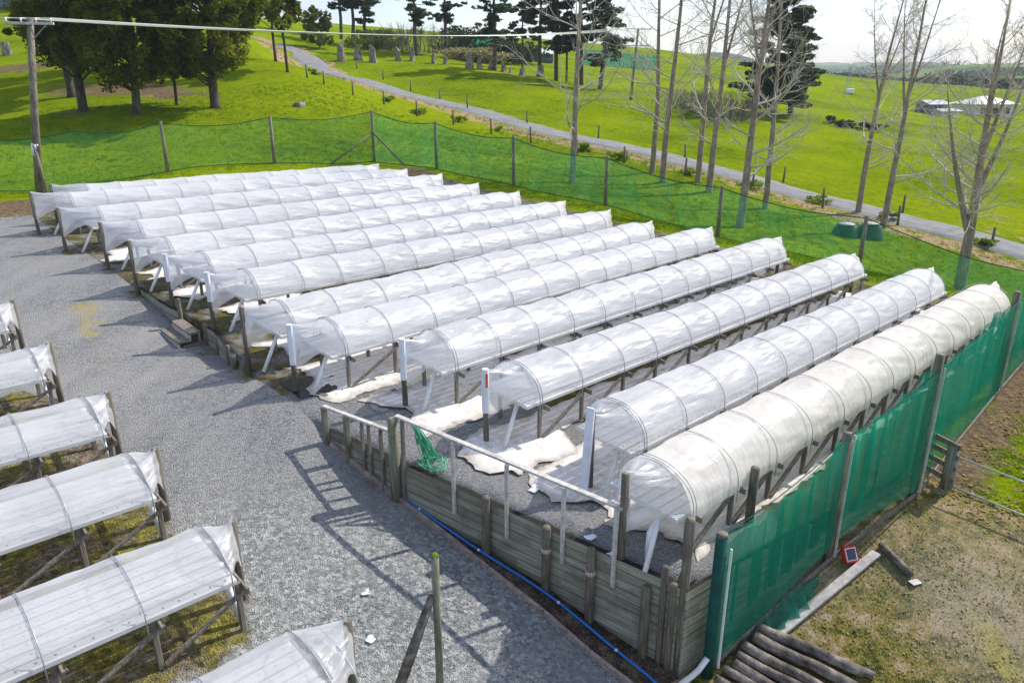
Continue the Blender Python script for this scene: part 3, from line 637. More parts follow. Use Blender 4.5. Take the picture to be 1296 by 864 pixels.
m = MB(); Pm = np.array([[L(12.9+.95*i-.12*j, 6.75+.55*j+.03*i, .02+.008*math.sin(3*i+2*j)) for j in range(3)] for i in range(2)]); m.grid(Pm)
solo('floor_mat', m, M['blacktarp'], 'dark mat lying on moss in front of the white sheet', 'mat')
# white scraps on the ground
k = 0
for px, py, sz, lb in [(464, 753, .16, 'torn white plastic scrap on gravel near the leaning brace post'), (470, 813, .17, 'lower of two torn plastic scraps on gravel by the brace post'), (675, 620, .3, 'thin curved strip of white plastic on terrace gravel'), (747, 682, .2, 'round white scrap on terrace gravel above the planks'), (775, 706, .22, 'white scrap at the plank wall edge below the cream bench')]:
    p = hit(px, py); m = MB(); r = np.random.default_rng(int(px)); n = 9
    ring = [p+np.array([math.cos(a)*sz*r.uniform(.2, 1)*.7, math.sin(a)*sz*r.uniform(.2, 1)*.6, .025+r.uniform(0, .03)]) for a in np.linspace(0, 6.28, n, endpoint=False)]
    m.add([p+np.array([0, 0, .05])]+ring+[q-np.array([0, 0, .012]) for q in ring], [(0, 1+i, 1+(i+1) % n) for i in range(n)]+[(1+i, 1+n+i, 1+n+(i+1) % n, 1+(i+1) % n) for i in range(n)])
    solo('plastic_scrap', m, M['wrap'], lb, 'plastic scrap')

# ------------------------------------------------------------------ retaining wall, handrails, edging
def drop_at(s, t): p = L(s, t); return float(zT(p[0], p[1])-G(p[0], p[1]))
wall = thing('retaining_wall', 'plank retaining wall holding up the gravel terrace, with round posts', 'retaining wall', gp(8, wall_t(8)-.15))
def boards(path, parent, name='board_panel', top=.03, thick=.10, outward=(0, -1)):
    # path of (s,t, bottom drop); a wall slab with UVs in metres
    vs = []; uv = []; fs = []; u = 0
    for i, (s, t, dz) in enumerate(path):
        if i: u += math.hypot(s-path[i-1][0], t-path[i-1][1])
        os, ot = outward
        a, b, c, d = L(s, t, top), L(s, t, -dz-.25), L(s+os*thick, t+ot*thick, top), L(s+os*thick, t+ot*thick, -dz-.25)
        vs += [a, b, c, d]; uv += [(u, 0), (u, -dz-.25), (u, 0), (u, -dz-.25)]
    n = len(path)
    for i in range(n-1):
        o = 4*i; q = o+4
        fs += [(o+2, q+2, q+3, o+3), (o, o+1, q+1, q), (o, q, q+2, o+2)]
    fs += [(0, 2, 3, 1), (4*n-4, 4*n-3, 4*n-1, 4*n-2)]
    m = MB(); m.add(vs, fs); base = origin(parent); me = mesh_of(name, m, M['boards'], False, base); uvset(me, np.array(uv)); return link(name, me, parent)
boards([(s, float(wall_t(s))+.0, drop_at(s, wall_t(s)-.3)) for s in np.linspace(4.14, 11.35, 23)], wall)
boards([(float(net_s(t)), t, drop_at(net_s(t)-.4, t)) for t in np.linspace(8.0, 14.0, 12)], wall, thick=.06, outward=(-1, 0))
def post(s, t, top, parent, r=.075, mat='timber_dark', lean=(0, 0), name='post', below=.35):
    m = MB(); p = gp(s, t, -below); q = L(s, t, top); q = q+R_*lean[0]+Q_*lean[1]
    m.tube([p, p*.5+q*.5, q*.985+p*.015, q], [r, r*.98, r*.95, r*.86], 10, jit=.03); return part(name, m, M[mat], parent, True)
for s, top in ((7.55, .18), (6.4, .12), (5.62, .08), (4.72, -.15)):
    po = post(s, float(wall_t(s))-.18, top, wall)
    if s in (6.4, 5.62):
        m = MB(); c = L(s, float(wall_t(s))-.18, top-.42); m.tube([c-Z_*.035, c+Z_*.035], .081, 12); part('cord_wrap', m, M['rust'], po, True)
for s, t, top, r in ((4.5, 7.87, .28, .05), (4.36, 7.9, .05, .06), (4.22, 7.96, 1.18, .07), (4.5, 10.25, 1.0, .075)):
    post(s, t, top, wall, r, 'timber_dark')
# second wall by the steps
wall2 = thing('retaining_wall', 'short low plank wall beside the timber steps', 'retaining wall', gp(17.2, 6.6))
boards([(s, float(wall_t(s)), drop_at(s, wall_t(s)-.3)) for s in np.linspace(15.9, 18.0, 6)], wall2)
boards([(s, float(wall_t(s)), .14) for s in np.linspace(19.3, 22.0, 6)], wall2, 'low_board', .05)
for s, top in ((17.95, .12), (17.2, .02), (16.25, .12), (19.25, .45), (15.8, .0)): post(s, float(wall_t(s))-.1, top, wall2, .06)
# steps
stp = thing('timber_steps', 'two weathered timber steps up from the gravel to the terrace', 'steps', gp(18.6, 6.4))
for k, (dt, hh) in enumerate(((-.62, -.30), (-.32, -.12))):
    m = MB(); tt = 6.95+dt; m.beam(L(18.05, tt, hh), L(19.2, tt, hh), .30, .05); part('tread', m, M['timber'], stp)
    m = MB(); m.beam(L(18.05, tt-.13, hh-.11), L(19.2, tt-.13, hh-.11), .04, .16); part('riser', m, M['timber_pale'], stp)
m = MB(); m.beam(L(18.02, 6.3, -.42), L(18.02, 6.95, -.42), .05, .1); m.beam(L(18.02, 6.72, -.45), L(18.02, 6.72, -.05), .06, .06); part('stringer', m, M['timber'], stp)
# handrails
hr1 = thing('handrail', 'short low timber handrail at the left end of the plank wall', 'handrail', gp(11.35, 6.42))
pts = lambda s: (s, float(wall_t(s))-.12)
m = MB(); m.beam(L(11.38, 6.44, .52), L(9.62, 6.80, .60), .09, .04); part('rail', m, M['timber_pale'], hr1)
for s, w in ((11.34, .1), (10.75, .1), (10.35, .055), (10.18, .055), (9.88, .06)):
    m = MB(); a, b = pts(s); m.beam(gp(a, b-.02, -.1), L(a, b-.02, .52+.04*(11.4-s)/1.8), w, w, up=tuple(R_)); part('baluster', m, M['timber_green' if w > .08 else 'timber'], hr1)
hr2 = thing('handrail', 'long grey timber handrail along the top of the plank wall', 'handrail', gp(9.5, 6.8))
m = MB(); m.beam(L(9.55, 6.84, .93), L(5.22, 7.76, .90), .10, .04); part('rail', m, M['timber_pale'], hr2)
m = MB(); p = gp(9.56, 6.76, -.4); q = L(9.56, 6.76, .90); m.tube([p, (p+q)/2, q], [.10, .098, .092], 12, jit=.02); part('corner_post', m, M['timber_green'], hr2, True)
m = MB(); m.beam(gp(9.38, 6.82, -.1), L(9.38, 6.84, .9), .06, .06, up=tuple(R_)); part('baluster', m, M['timber'], hr2)
for s in (8.25, 7.18, 6.15, 5.28):
    m = MB(); a, b = s, float(wall_t(s))-.135; m.beam(L(a, b, -.45), L(a, b, .9), .065, .05, up=tuple(R_)); part('baluster', m, M['timber_pale'], hr2)
# green hose coil on the corner post
m = MB(); r = np.random.default_rng(5)
for k in range(16):
    a0 = r.uniform(-.05, .05); pts_ = []
    ln = r.uniform(.55, .8); wd = r.uniform(.05, .2)
    for u in np.linspace(0, 1, 22):
        ang = u*2*PI; f = .5-.5*math.cos(ang)
        pts_.append(L(9.3-.06-f*.16*r.uniform(.96, 1.04)-wd*math.sin(ang)*f, 6.98+a0+.25*f+.5*wd*math.sin(ang+k)*f, .86-f*ln+.0*k))
    m.tube(pts_, .009, 5)
for k in range(6):
    c = L(8.98+r.uniform(-.12, .12), 7.2+r.uniform(-.05, .12), .06+.02*k); rad = r.uniform(.1, .26)
    m.tube([c+R_*math.cos(a)*rad+Q_*math.sin(a)*rad*.9+Z_*(.05+.06*math.sin(a*2+k)) for a in np.linspace(0, 2*PI*.97, 20)], .009, 5)
solo('garden_hose', m, M['greenhose'], 'tangled green hose hanging from the handrail corner post', 'hose', smooth=True)
# kerb board, bark strip, blue pipe
kp = [st(hit(*p_)) for p_ in ((418, 566), (500, 630), (560, 677), (614, 722), (683, 775), (740, 825), (792, 866), (830, 900))]
m = MB(); a = [gp(s, t, .03) for s, t in kp]
for p, q in zip(a[:-1], a[1:]): m.beam(p, q-(q-p)*.01, .06, .13)
solo('timber_edging', m, M['timber_pink'], 'thin pinkish timber edging between the gravel and the bark strip', 'edging')
ks, kt = zip(*sorted(kp)); P = []
for s in np.linspace(4.1, kp[0][0], 50):
    k0 = float(np.interp(s, ks, kt))+.02; k1 = float(wall_t(s))-.085
    P.append([gp(s, k0+(k1-k0)*u, .025+.05*math.sin(PI*u)*abs(math.sin(s*3.1+u*4))) for u in np.linspace(0, 1, 7)])
m = MB(); m.grid(np.array(P)); o = link('bark_strip', mesh_of('bark_strip', m, M['bark_soil'], True)); o['kind'] = 'structure'
m = MB(); pp = []
for s in np.linspace(10.3, 4.2, 40):
    k0 = float(np.interp(s, ks, kt)); k1 = float(wall_t(s))
    pp.append(gp(s, k0+(k1-k0)*(.42+.10*math.sin(s*1.3)), .10))
m.tube(pp, .021, 8)
bp = thing('water_pipe', 'bright blue water pipe lying along the foot of the plank wall', 'pipe', pp[0]); part('pipe', m, M['bluepipe'], bp, True)
for k in (8, 17, 27, 34):
    m = MB(); d = (pp[k+1]-pp[k]); d /= np.linalg.norm(d); m.tube([pp[k]-d*.02, pp[k]+d*.02], .025, 8); part('coupling', m, M['wrap'], bp, True)
m = MB(); pts_ = [gp(4.02, 7.75, .1), gp(3.98, 7.98, .14), gp(3.92, 8.06, .25), gp(3.88, 8.2, .4)]
m.tube(pts_, .045, 10); solo('drain_pipe', m, M['pvc'], 'bent white pipe at the foot of the wall corner', 'pipe', smooth=True)

# ------------------------------------------------------------------ near netting fence on the right
nf = thing('netting_fence', 'tall green shade netting fence with hanging folds beside the cream bench', 'netting fence', gp(3.9, 8.3))
NP = [(3.90, 8.28), (3.47, 11.25), (2.98, 13.45), (3.30, 19.6), (3.6, 26.2)]
def npos(u):
    i = min(int(u), len(NP)-2); f = u-i; return NP[i][0]*(1-f)+NP[i+1][0]*f, NP[i][1]*(1-f)+NP[i+1][1]*f
def nbase(i):
    return gp(*NP[i])
tops = [2.42, 2.40, 2.55, 2.35, 2.3]
def curtain(u0, u1, h0, h1, amp, freq, off, seed, name, mat, nu=150, nv=16, bag=0.0, foot=.12):
    r = np.random.default_rng(seed); k = r.uniform(0, 6.28, 8); P = np.zeros((nu, nv, 3)); U = np.zeros((nu, nv, 2)); ux = 0
    for a in range(nu):
        u = u0+(u1-u0)*a/(nu-1); s, t = npos(u); i = min(int(u), len(NP)-2); f = u-i
        d = np.array(NP[i+1])-np.array(NP[i]); ln = np.linalg.norm(d); d /= ln; nn = np.array([d[1], -d[0]])
        g = gp(s, t); top = tops[i]*(1-f)+tops[i+1]*f; sagt = .10*math.sin(PI*f)
        dist = u*3.2
        for b in range(nv):
            v = b/(nv-1); w = amp*(.6+.4*math.sin(dist*1.7+k[4]))*(math.sin(dist*freq+k[0]+1.9*math.sin(dist*1.9+k[1])+.5*math.sin((1-v)*2.2+dist))*.6+math.sin(dist*freq*2.3+k[2])*.4)*(.25+.75*math.sin(PI*(.15+.7*(1-v)))) 
            w += bag*math.sin(PI*v)*math.sin(PI*f)
            ft = foot+(float(np.interp(u, [0, 1, 2, 3, 4], [.0, .38, .16, .12, .1]))+.03*math.sin(dist*2+k[3]) if off == 0 else 0); hgt = ft+(top-sagt-ft)*(h0+(h1-h0)*v)*(1 if off == 0 else 1+.09*math.sin(dist*3.7+k[5])*math.sin(dist*1.3+k[6]))
            q = L(s+nn[0]*(w+off), t+nn[1]*(w+off)); q[2] = g[2]+hgt; P[a, b] = q; U[a, b] = (dist, hgt)
    m = MB(); m.grid(P); base = origin(nf); me = mesh_of(name, m, mat, True, base); uvset(me, U.reshape(-1, 2)); link(name, me, nf)
curtain(0.02, 3.99, 0, 1, .035, 3.4, 0, 1, 'net', M['net_front'], 260, 18, .05, .06)
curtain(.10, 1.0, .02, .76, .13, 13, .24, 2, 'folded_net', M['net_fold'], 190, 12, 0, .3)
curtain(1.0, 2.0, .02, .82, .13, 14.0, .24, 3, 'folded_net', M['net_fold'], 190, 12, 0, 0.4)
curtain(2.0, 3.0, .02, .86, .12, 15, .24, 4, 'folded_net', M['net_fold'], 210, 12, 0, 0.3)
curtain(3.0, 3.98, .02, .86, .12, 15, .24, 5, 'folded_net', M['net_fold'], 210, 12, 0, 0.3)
for i in range(5):
    m = MB(); s, t = NP[i]; g = gp(s-.02 if i else s, t); tp = tops[i]+(.03 if i == 0 else (.0 if i == 1 else .22))
    if i: m.tube([L(s+.06, t)*[1, 1, 0]+[0, 0, g[2]-.4], L(s+.06, t)*[1, 1, 0]+[0, 0, g[2]+tp]], .075, 10, jit=.03)
    else: m.tube([g-Z_*.3, g+Z_*(tp-.03)], .085, 12)
    po = part('post', m, M['net_post'] if i == 0 else M['timber_dark'], nf, True)
    if i == 0:
        m = MB(); m.tube([g+Z_*(tp-.03), g+Z_*(tp+.015)], .08, 12); part('post_top', m, M['timber_dark'], po, True)
    m = MB(); sx = s-.05 if i else s-.11; tx = t if i else t+.10
    a = L(sx, tx); a[2] = g[2]+.15; b = a+Z_*(tops[i]-.35 if i < 1 else tops[i]-.15); m.beam(a, b, .035, .02, up=tuple(R_)); part('batten', m, M['pvc'] if i == 0 else M['timber_pale'], nf)
m = MB()
for i in range(4):
    a = nbase(i)+Z_*tops[i]; b = nbase(i+1)+Z_*tops[i+1]
    m.tube([a+(b-a)*u-Z_*.10*math.sin(PI*u) for u in np.linspace(0, 1, 10)], .008, 5)
part('top_wire', m, M['net_post'], nf)
m = MB()
for i in range(4):
    a = nbase(i)+Z_*.1; b = nbase(i+1)+Z_*.1; m.beam(a, b, .03, .09)
part('bottom_board', m, M['timber'], nf)
# slump of netting at the foot
m = MB(); P = []
for a in np.linspace(0, 1, 40):
    u = .28+.6*a; s, t = npos(u); P.append([gp(s-.04-.26*v*math.sin(PI*a)*(1+.3*math.sin(a*43)), t, .03+.26*(1-v)*math.sin(PI*a)+.05*math.sin(a*60+v*3)*math.sin(PI*a)+.05*math.sin(PI*v)) for v in np.linspace(0, 1, 6)])
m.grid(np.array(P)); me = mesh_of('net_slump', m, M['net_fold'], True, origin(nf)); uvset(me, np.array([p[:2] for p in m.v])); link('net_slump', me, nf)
# rail stub and pipe gate by the netting
rs = thing('rail_fence', 'short grey post and rail panel beside the green netting', 'rail fence', gp(2.75, 14.2))
for s, t, r in ((2.72, 14.2, .10), (3.25, 14.35, .09)):
    m = MB(); p = gp(s, t); m.tube([p-Z_*.3, p+Z_*.86], r, 12, jit=.02); part('post', m, M['timber_green'], rs, True)
for h in (.2, .45, .68, .88):
    m = MB(); m.beam(gp(2.6, 14.14, h), gp(3.32, 14.36, h), .05, .1); part('rail', m, M['timber'], rs)
pg = thing('pipe_gate', 'low wire and pipe gate on the grass beyond the netting', 'gate', gp(2.6, 14.1))
g0, g1 = gp(2.62, 14.22), gp(-.6, 14.5)
for h, nm in ((.66, 'top_pipe'), (.06, 'bottom_pipe')):
    m = MB(); m.tube([g0+Z_*h, (g0+g1)/2+Z_*(h-.02), g1+Z_*h], .018, 8); part(nm, m, M['steel_light'], pg, True)
m = MB(); m.tube([g0+Z_*.06, g0+Z_*.66], .018, 8); part('end_pipe', m, M['steel'], pg, True)
m = MB(); m.tube([g1+Z_*.06, g1+Z_*.66], .018, 8); part('end_pipe', m, M['steel'], pg, True)
# loose things on the mossy ground
m = MB(); a, b = hit(978, 812), hit(1108, 705); m.beam(a+Z_*.05, b+Z_*.05, .16, .05); solo('plank', m, M['timber_pale'], 'long pale plank lying on the moss beside the netting', 'plank')
m = MB(); a, b = hit(1113, 694), hit(1152, 732); m.tube([a+Z_*.07, (a+b)/2+Z_*.07, b+Z_*.07], [.055, .06, .062], 10, jit=.05)
sp = thing('post_offcut', 'short round post offcut lying past the end of the plank', 'post offcut', (a+b)/2); part('log', m, M['log'], sp, True)
m = MB(); d = (b-a)/np.linalg.norm(b-a); sd = np.cross(d, Z_); c = b+d*.10; m.beam(c-sd*.09+Z_*.02, c+sd*.09+Z_*.02, .12, .015); part('pale_chip', m, M['timber_pale'], sp)
dv = hit(1073, 712); ex = thing('solar_energiser', 'small red solar panel unit standing by the netting foot', 'fence energiser', dv)
fx = np.array([.93, .25, 0]); fx /= np.linalg.norm(fx); fy = np.cross(Z_, fx); tilt = fy*.55+Z_*.83; nrm = np.cross(fx, tilt)
def panel(m, c, w, h, d): m.beam(c-tilt*h/2, c+tilt*h/2, w, d, up=tuple(nrm))
m = MB(); c = dv+Z_*.15; panel(m, c, .24, .27, .09); m.tube([c+tilt*.13-fx*.08, c+tilt*.20-fx*.05, c+tilt*.20+fx*.05, c+tilt*.13+fx*.08], .014, 6); part('case', m, M['red'], ex)
sgn = -1 if (nrm@(dv-CAM)) > 0 else 1
m = MB(); panel(m, c+nrm*.05*sgn, .17, .18, .012); part('solar_panel', m, M['solar'], ex)
m = MB(); panel(m, c+nrm*.047*sgn, .20, .205, .010); part('panel_frame', m, M['pvc'], ex)
# log pile
gl = ['uppermost weathered log at the right of the pile', 'dark log second from the right of the pile', 'greyish log third from the right in the pile', 'pale log in the middle of the pile', 'dark bark log left of the pale one in the pile', 'short left log at the low edge of the pile', 'thin log lying under the right side of the pile', 'low log at the bottom left of the pile']
lp = [((957, 806), (1090, 866), .075, .24), ((953, 818), (1062, 872), .08, .15), ((938, 826), (1040, 880), .07, .13), ((932, 838), (1010, 878), .06, .16), ((928, 848), (990, 884), .07, .08), ((915, 853), (960, 880), .06, .05), ((963, 803), (1105, 862), .05, .06), ((905, 864), (945, 890), .06, .04)]
for (p0, p1, r, h), lb in zip(lp, gl):
    a, b = hit(*p0), hit(*p1); d = b-a; r *= 1.12; b = a+d/np.linalg.norm(d)*max(np.linalg.norm(d), 1.5)
    m = MB(); n = 9; h *= .35; m.tube([a+(b-a)*u+Z_*(h+r)+np.array([0, 0, .015*math.sin(u*9+h*40)]) for u in np.linspace(0, 1, n)], [r*(1+.07*math.sin(u*13+r*90)) for u in range(n)], 10, jit=.06)
    solo('log', m, M['log'], lb, 'log', 'logs piled at the foot of the netting', True)
# foreground post with brace
fp = thing('strainer_post', 'mossy topped fence post with a leaning half-round brace on the gravel', 'fence post', hit(557, 866))
q = np.array(fp.location); hh = 2.05
# height so that its top reaches the same place as in the photograph
m = MB(); m.tube([q-Z_*.3, q+Z_*1.0, q+Z_*hh], [.052, .05, .05], 12, jit=.02); part('post', m, M['timber_green'], fp, True)
m = MB(); m.tube([q+Z_*(hh-.02), q+Z_*(hh+.012)], [.054, .045], 12, jit=.1); part('moss_cap', m, M['leaf_flax'], fp, True)
m = MB(); foot = q-RT*.62+np.array([0, -.28, -.15]); m.tube([foot, foot*.5+(q+Z_*1.42)*.5+np.array([-.02, 0, .03]), q+Z_*1.45-RT*.05], [.075, .07, .05], 8, jit=.12); part('brace', m, M['log'], fp, True)

# ------------------------------------------------------------------ back netting fence
bf = thing('netting_fence', 'long thin green netting fence behind the benches on tall grey posts', 'netting fence', gp(38, 14))
bpx = [(-190, 262, 182), (-30, 246, 173), (105, 232, 165), (213, 220, 155), (348, 211, 148), (474, 205, 141), (553, 216, 155), (650, 238, 174), (766, 262, 199), (908, 301, 237), (1087, 337, 275), (1320, 395, 350)]
BP = []
for px, pyb, pyt in bpx:
    Y = {474: 47, 348: 43, 213: 41, 105: 39.5, -30: 38, -190: 36.5, 553: 45, 650: 41.5, 766: 38.5, 908: 36, 1087: 33, 1320: 31}[px]
    b = at(px, pyb, Y); b[2] = G(b[0], b[1]); d = ray(px, pyt); tz = CAM[2]+d[2]/d[1]*b[1]; BP.append((b, max(tz, b[2]+1.6)))
for i, (b, tz) in enumerate(BP):
    if i in (1, 2): continue
    m = MB(); m.tube([b-Z_*.4, np.array([b[0], b[1], tz+.06])], [.10, .085], 10, jit=.03); part('post', m, M['timber'], bf, True)
P = []; U = []; dist = 0
for (a, ta), (b, tb) in zip(BP[:-1], BP[1:]):
    n = 24
    for u in np.linspace(0, 1, n, endpoint=False):
        p = a+(b-a)*u; g = G(p[0], p[1]); top = ta+(tb-ta)*u-.28*math.sin(PI*u); dd = np.linalg.norm(b-a)*u+dist
        P.append([[p[0]+.06*math.sin(dd*1.1+v*2), p[1]+.08*math.sin(dd*.9+v*3), g-.03+(top-g)*v] for v in np.linspace(0, 1, 9)]); U.append([(dd*.5, v*1.5) for v in np.linspace(0, 1, 9)])
    dist += np.linalg.norm(b-a)
m = MB(); m.grid(np.array(P)); me = mesh_of('net', m, M['net_back'], True, origin(bf)); uvset(me, np.array(U).reshape(-1, 2)); link('net', me, bf)
m = MB(); m.tube([np.array(p[-1]) for p in P], .022, 5); part('top_wire', m, M['net_post'], bf)
m = MB(); m.tube([np.array(p[0])+Z_*.06 for p in P], .02, 5); part('bottom_wire', m, M['net_post'], bf)
b, tz = BP[5]
for px, py in ((418, 206), (512, 207)):
    e = at(px, py, 45.5 if px > 474 else 44.5); e[2] = G(e[0], e[1])+.1; m = MB(); m.tube([e, np.array([b[0], b[1], b[2]+1.75])], .06, 8); part('brace', m, M['timber_dark'], bf, True)

# ------------------------------------------------------------------ roadside fences
def road_fence(label, pts, nm='wire_fence'):
    B = [hit(x, y) for x, y, h in pts]; f = thing(nm, label, 'fence', B[0])
    for b in B:
        m = MB(); lx = random.uniform(-.06, .06); m.tube([b-Z_*.3, b+np.array([lx, 0, 1.22+random.uniform(-.1, .1)])], [.085, .075], 8, jit=.05); part('post', m, M['timber_dark'], f, True)
    for h in (.35, .7, 1.05):
        m = MB()
        for a, b in zip(B[:-1], B[1:]): m.tube([a+Z_*h, (a+b)/2+Z_*(h-.04), b+Z_*h], .004, 4, cap=False)
        part('wire', m, M['wire_dark'], f)
road_fence('dark post and wire fence on the near verge of the gravel road', [(389,99,0),(410,107,0),(447,121,0),(486,133,0),(528,148,0),(574,158,0),(622,170,0),(672,182,0),(730,196,0),(790,207,0),(867,223,0),(952,240,0),(1041,263,0),(1136,285,0),(1254,314,0),(1400,352,0)])
road_fence('dark post and wire fence on the far verge of the gravel road', [(452,88,0),(485,101,0),(520,116,0),(557,128,0),(592,139,0),(667,158,0),(757,177,0),(867,202,0),(991,231,0),(1142,269,0),(1300,306,0)])
road_fence('old post and wire fence up the bank behind the dark evergreens', [(3,66,0),(6,68,0),(50,62,0),(58,70,0),(62,60,0),(18,22,0),(60,22,0)][:5], 'wire_fence')

# ------------------------------------------------------------------ vegetation generators
def leaves(centers, radii, per, size, r, flat=.7, asp=1.8):
    """many small leaf-sprig quads scattered in ellipsoidal clumps"""
    n = len(centers)*per
    c = np.repeat(np.asarray(centers), per, 0); rad = np.repeat(np.asarray(radii), per, 0)
    d = r.normal(size=(n, 3)); d /= np.linalg.norm(d, axis=1)[:, None]; rr = r.uniform(.35, 1, n)**.6
    p = c+d*rr[:, None]*rad
    a = r.normal(size=(n, 3)); a[:, 2] *= flat; a /= np.linalg.norm(a, axis=1)[:, None]
    b = np.cross(a, r.normal(size=(n, 3))); b /= np.linalg.norm(b, axis=1)[:, None]+1e-9
    sz = size*r.uniform(.6, 1.4, n)
    a = a*(sz*asp/2)[:, None]; b = b*(sz/2)[:, None]
    V = np.stack([p-a, p+b*.9, p+a, p-b*.9], 1).reshape(-1, 3); F = np.arange(4*n).reshape(n, 4); return V, F
def foliage_part(name, V, F, mat, root): 
    return link(name, mesh_arrays(name, V-origin(root), F, mat), root)
def evergreen(px, py, H, W, label, seed, trunk=.4, low=.22, per=55, size=.34, mat='leaf_totara', group='evergreen trees on the left bank', double=False, Y=None, clumps=70, skew=(0, 0), cr=.25):
    r = np.random.default_rng(seed); random.seed(seed); b = hit(px, py) if Y is None else at(px, py, Y)
    if Y is not None: b[2] = G(b[0], b[1])
    root = thing('evergreen_tree', label, 'tree', b, group); m = MB(); top = b+Z_*H*.93+np.array([r.normal()*.4, r.normal()*.4, 0])
    path = [b-Z_*.3, b+Z_*.3, b+(top-b)*.25+r.normal(size=3)*.12, b+(top-b)*.5+r.normal(size=3)*.25, b+(top-b)*.75+r.normal(size=3)*.3, top]
    m.tube(path, [trunk*.95, trunk*.7, trunk*.58, trunk*.45, trunk*.3, .05], 10, jit=.08)
    C = []; Rd = []
    for k in range(clumps):
        u = r.uniform(low, 1)**.9; ang = r.uniform(0, 2*PI)
        prof = (math.sin(PI*min(1, (1-u)*.95+.12))**.7) if u > .35 else .55+.45*(u-low)/(.35-low+1e-6)
        rr = W*prof*math.sqrt(r.uniform(.12, 1))*r.uniform(.75, 1.12)
        p0 = b+(top-b)*max(u-.08, .1); c = b+Z_*H*u+np.array([math.cos(ang)*rr+skew[0]*u, math.sin(ang)*rr+skew[1]*u, r.uniform(-.3, .3)])
        C.append(c); s = r.uniform(.5, 1.4)*W*cr; Rd.append((s, s, s*r.uniform(.7, 1.3)))
        if k % 2 == 0: m.tube([p0, (p0+c)/2+Z_*.1, c], [trunk*.28*(1-u*.6), trunk*.16*(1-u*.6), .02], 5)
    part('trunk', m, M['bark_dark'], root, True, loc=b)
    V, F = leaves(C, Rd, per, size, r); foliage_part('crown', V, F, M[mat], root); return root
E_ = [(106, 141, 13.5, 4.0, 'wide dark evergreen tree just right of the power pole, on twin trunks', .55, .27), (91, 123, 15, 4.2, 'dark evergreen tree half hidden behind the wide one by the power pole', .5, .35), (174, 144, 12.5, 4.1, 'dark bushy evergreen tree with a flared pale trunk on the left bank', .45, .24),
      (224, 134, 9.5, 2.6, 'slim evergreen tree with a thin bare stem between two thick trunked ones', .2, .34), (273, 137, 13.5, 4.6, 'broad olive evergreen tree with a thick dark trunk, right of the slim one', .55, .22), (231, 91, 15, 4.6, 'evergreen tree standing higher up the bank behind the slim one', .5, .25), (130, 88, 15, 4.5, 'evergreen tree high on the bank behind the bushy pair', .5, .2), (300, 72, 13, 4.2, 'olive evergreen tree uphill behind the broad one', .45, .15)]
for k, (px, py, H, W, lb, tr, lo) in enumerate(E_): evergreen(px, py, H*.9, W*.84, lb, 100+k, tr*.9, lo*.72, 135, .17, clumps=165, cr=.17)
evergreen(364, 92, 11, 2.6, 'thin light green tree with open branches at the road bend', 120, .2, .3, 70, .3, clumps=38)
evergreen(349, 78, 12, 2.6, 'second thin tree behind the light green one at the road bend', 121, .22, .3, 70, .3, clumps=38)
evergreen(405, 62, 5.5, 2.4, 'low yellow-green bushy tree beyond the top of the road', 122, .12, .12, 90, .3, 'leaf_scrub', clumps=30)

def pine(px, py, H, W, label, seed, trunk=.34, low=.33, Y=None, per=40, size=.25, group='tall pines on the crest', tiers=None, lean=(0, 0), dens=1.0, wind=.25):
    r = np.random.default_rng(seed); random.seed(seed); b = hit(px, py) if Y is None else at(px, py, Y)
    if Y is not None: b[2] = G(b[0], b[1])
    root = thing('pine_tree', label, 'pine tree', b, group); m = MB(); top = b+Z_*H+np.array([lean[0], lean[1], 0])+np.array([r.normal()*.4, r.normal()*.4, 0])
    path = [b-Z_*.4]+[b+(top-b)*u+np.array([r.normal()*.12, r.normal()*.12, 0])*(u > 0) for u in (0, .25, .5, .75, 1)]
    m.tube(path, [trunk*1.2, trunk*1.05, trunk*.9, trunk*.72, trunk*.45, .06], 9, jit=.05)
    C = []; Rd = []; u = low
    while u < 1:
        for k in range(int(r.integers(2, 5)*dens+.5)):
            ang = r.uniform(0, 2*PI); ln = W*(1.02-u*.75)*r.uniform(.45, 1.1)
            if u < low+.12: ln *= .8
            p0 = b+(top-b)*u; dirv = np.array([math.cos(ang), math.sin(ang), r.uniform(-.05, .35)]); tip = p0+dirv*ln
            m.tube([p0, p0+dirv*ln*.5-Z_*.1, tip], [trunk*.22, trunk*.13, .03], 5)
            for q in range(int(3+ln*.9)):
                f = r.uniform(.4, 1.05); C.append(p0+dirv*ln*f+r.normal(size=3)*np.array([.35, .35, .22])); s = r.uniform(.35, .8)*W*.15; Rd.append((s*1.5, s*1.5, s*.5))
        u += r.uniform(.045, .09)
    part('trunk', m, M['bark_dark'], root, True, loc=b)
    V, F = leaves(C, Rd, per, size, r, .5, 2.2); foliage_part('crown', V, F, M['leaf_pine'], root); return root
pn = [(432, 50, 21, 4.5), (446, 57, 21, 4.2), (462, 59, 20, 4.6), (527, 71, 20, 4.4), (564, 73, 20, 4.8), (626, 89, 21, 4.6), (661, 87, 18, 3.6), (683, 98, 21, 4.4), (704, 103, 20, 3.8), (717, 105, 17, 3.2), (736, 108, 20, 4.2), (759, 114, 17, 4.8)]
ordw = ['leftmost tall pine beyond the top of the road', 'second tall pine from the left on the crest', 'third tall pine from the left on the crest', 'lone tall pine over the bare scrub, fourth from the left', 'fifth tall pine from the left, left of the far green fields', 'sixth tall pine from the left, right of the far green fields', 'slender pine seventh from the left, between two thick trunks', 'eighth tall pine from the left, thick dark trunk', 'ninth tall pine from the left on the crest', 'tenth pine from the left, thin with a short bare trunk', 'eleventh tall pine from the left on the crest', 'rightmost crest pine, leaning a little with a bushy top']
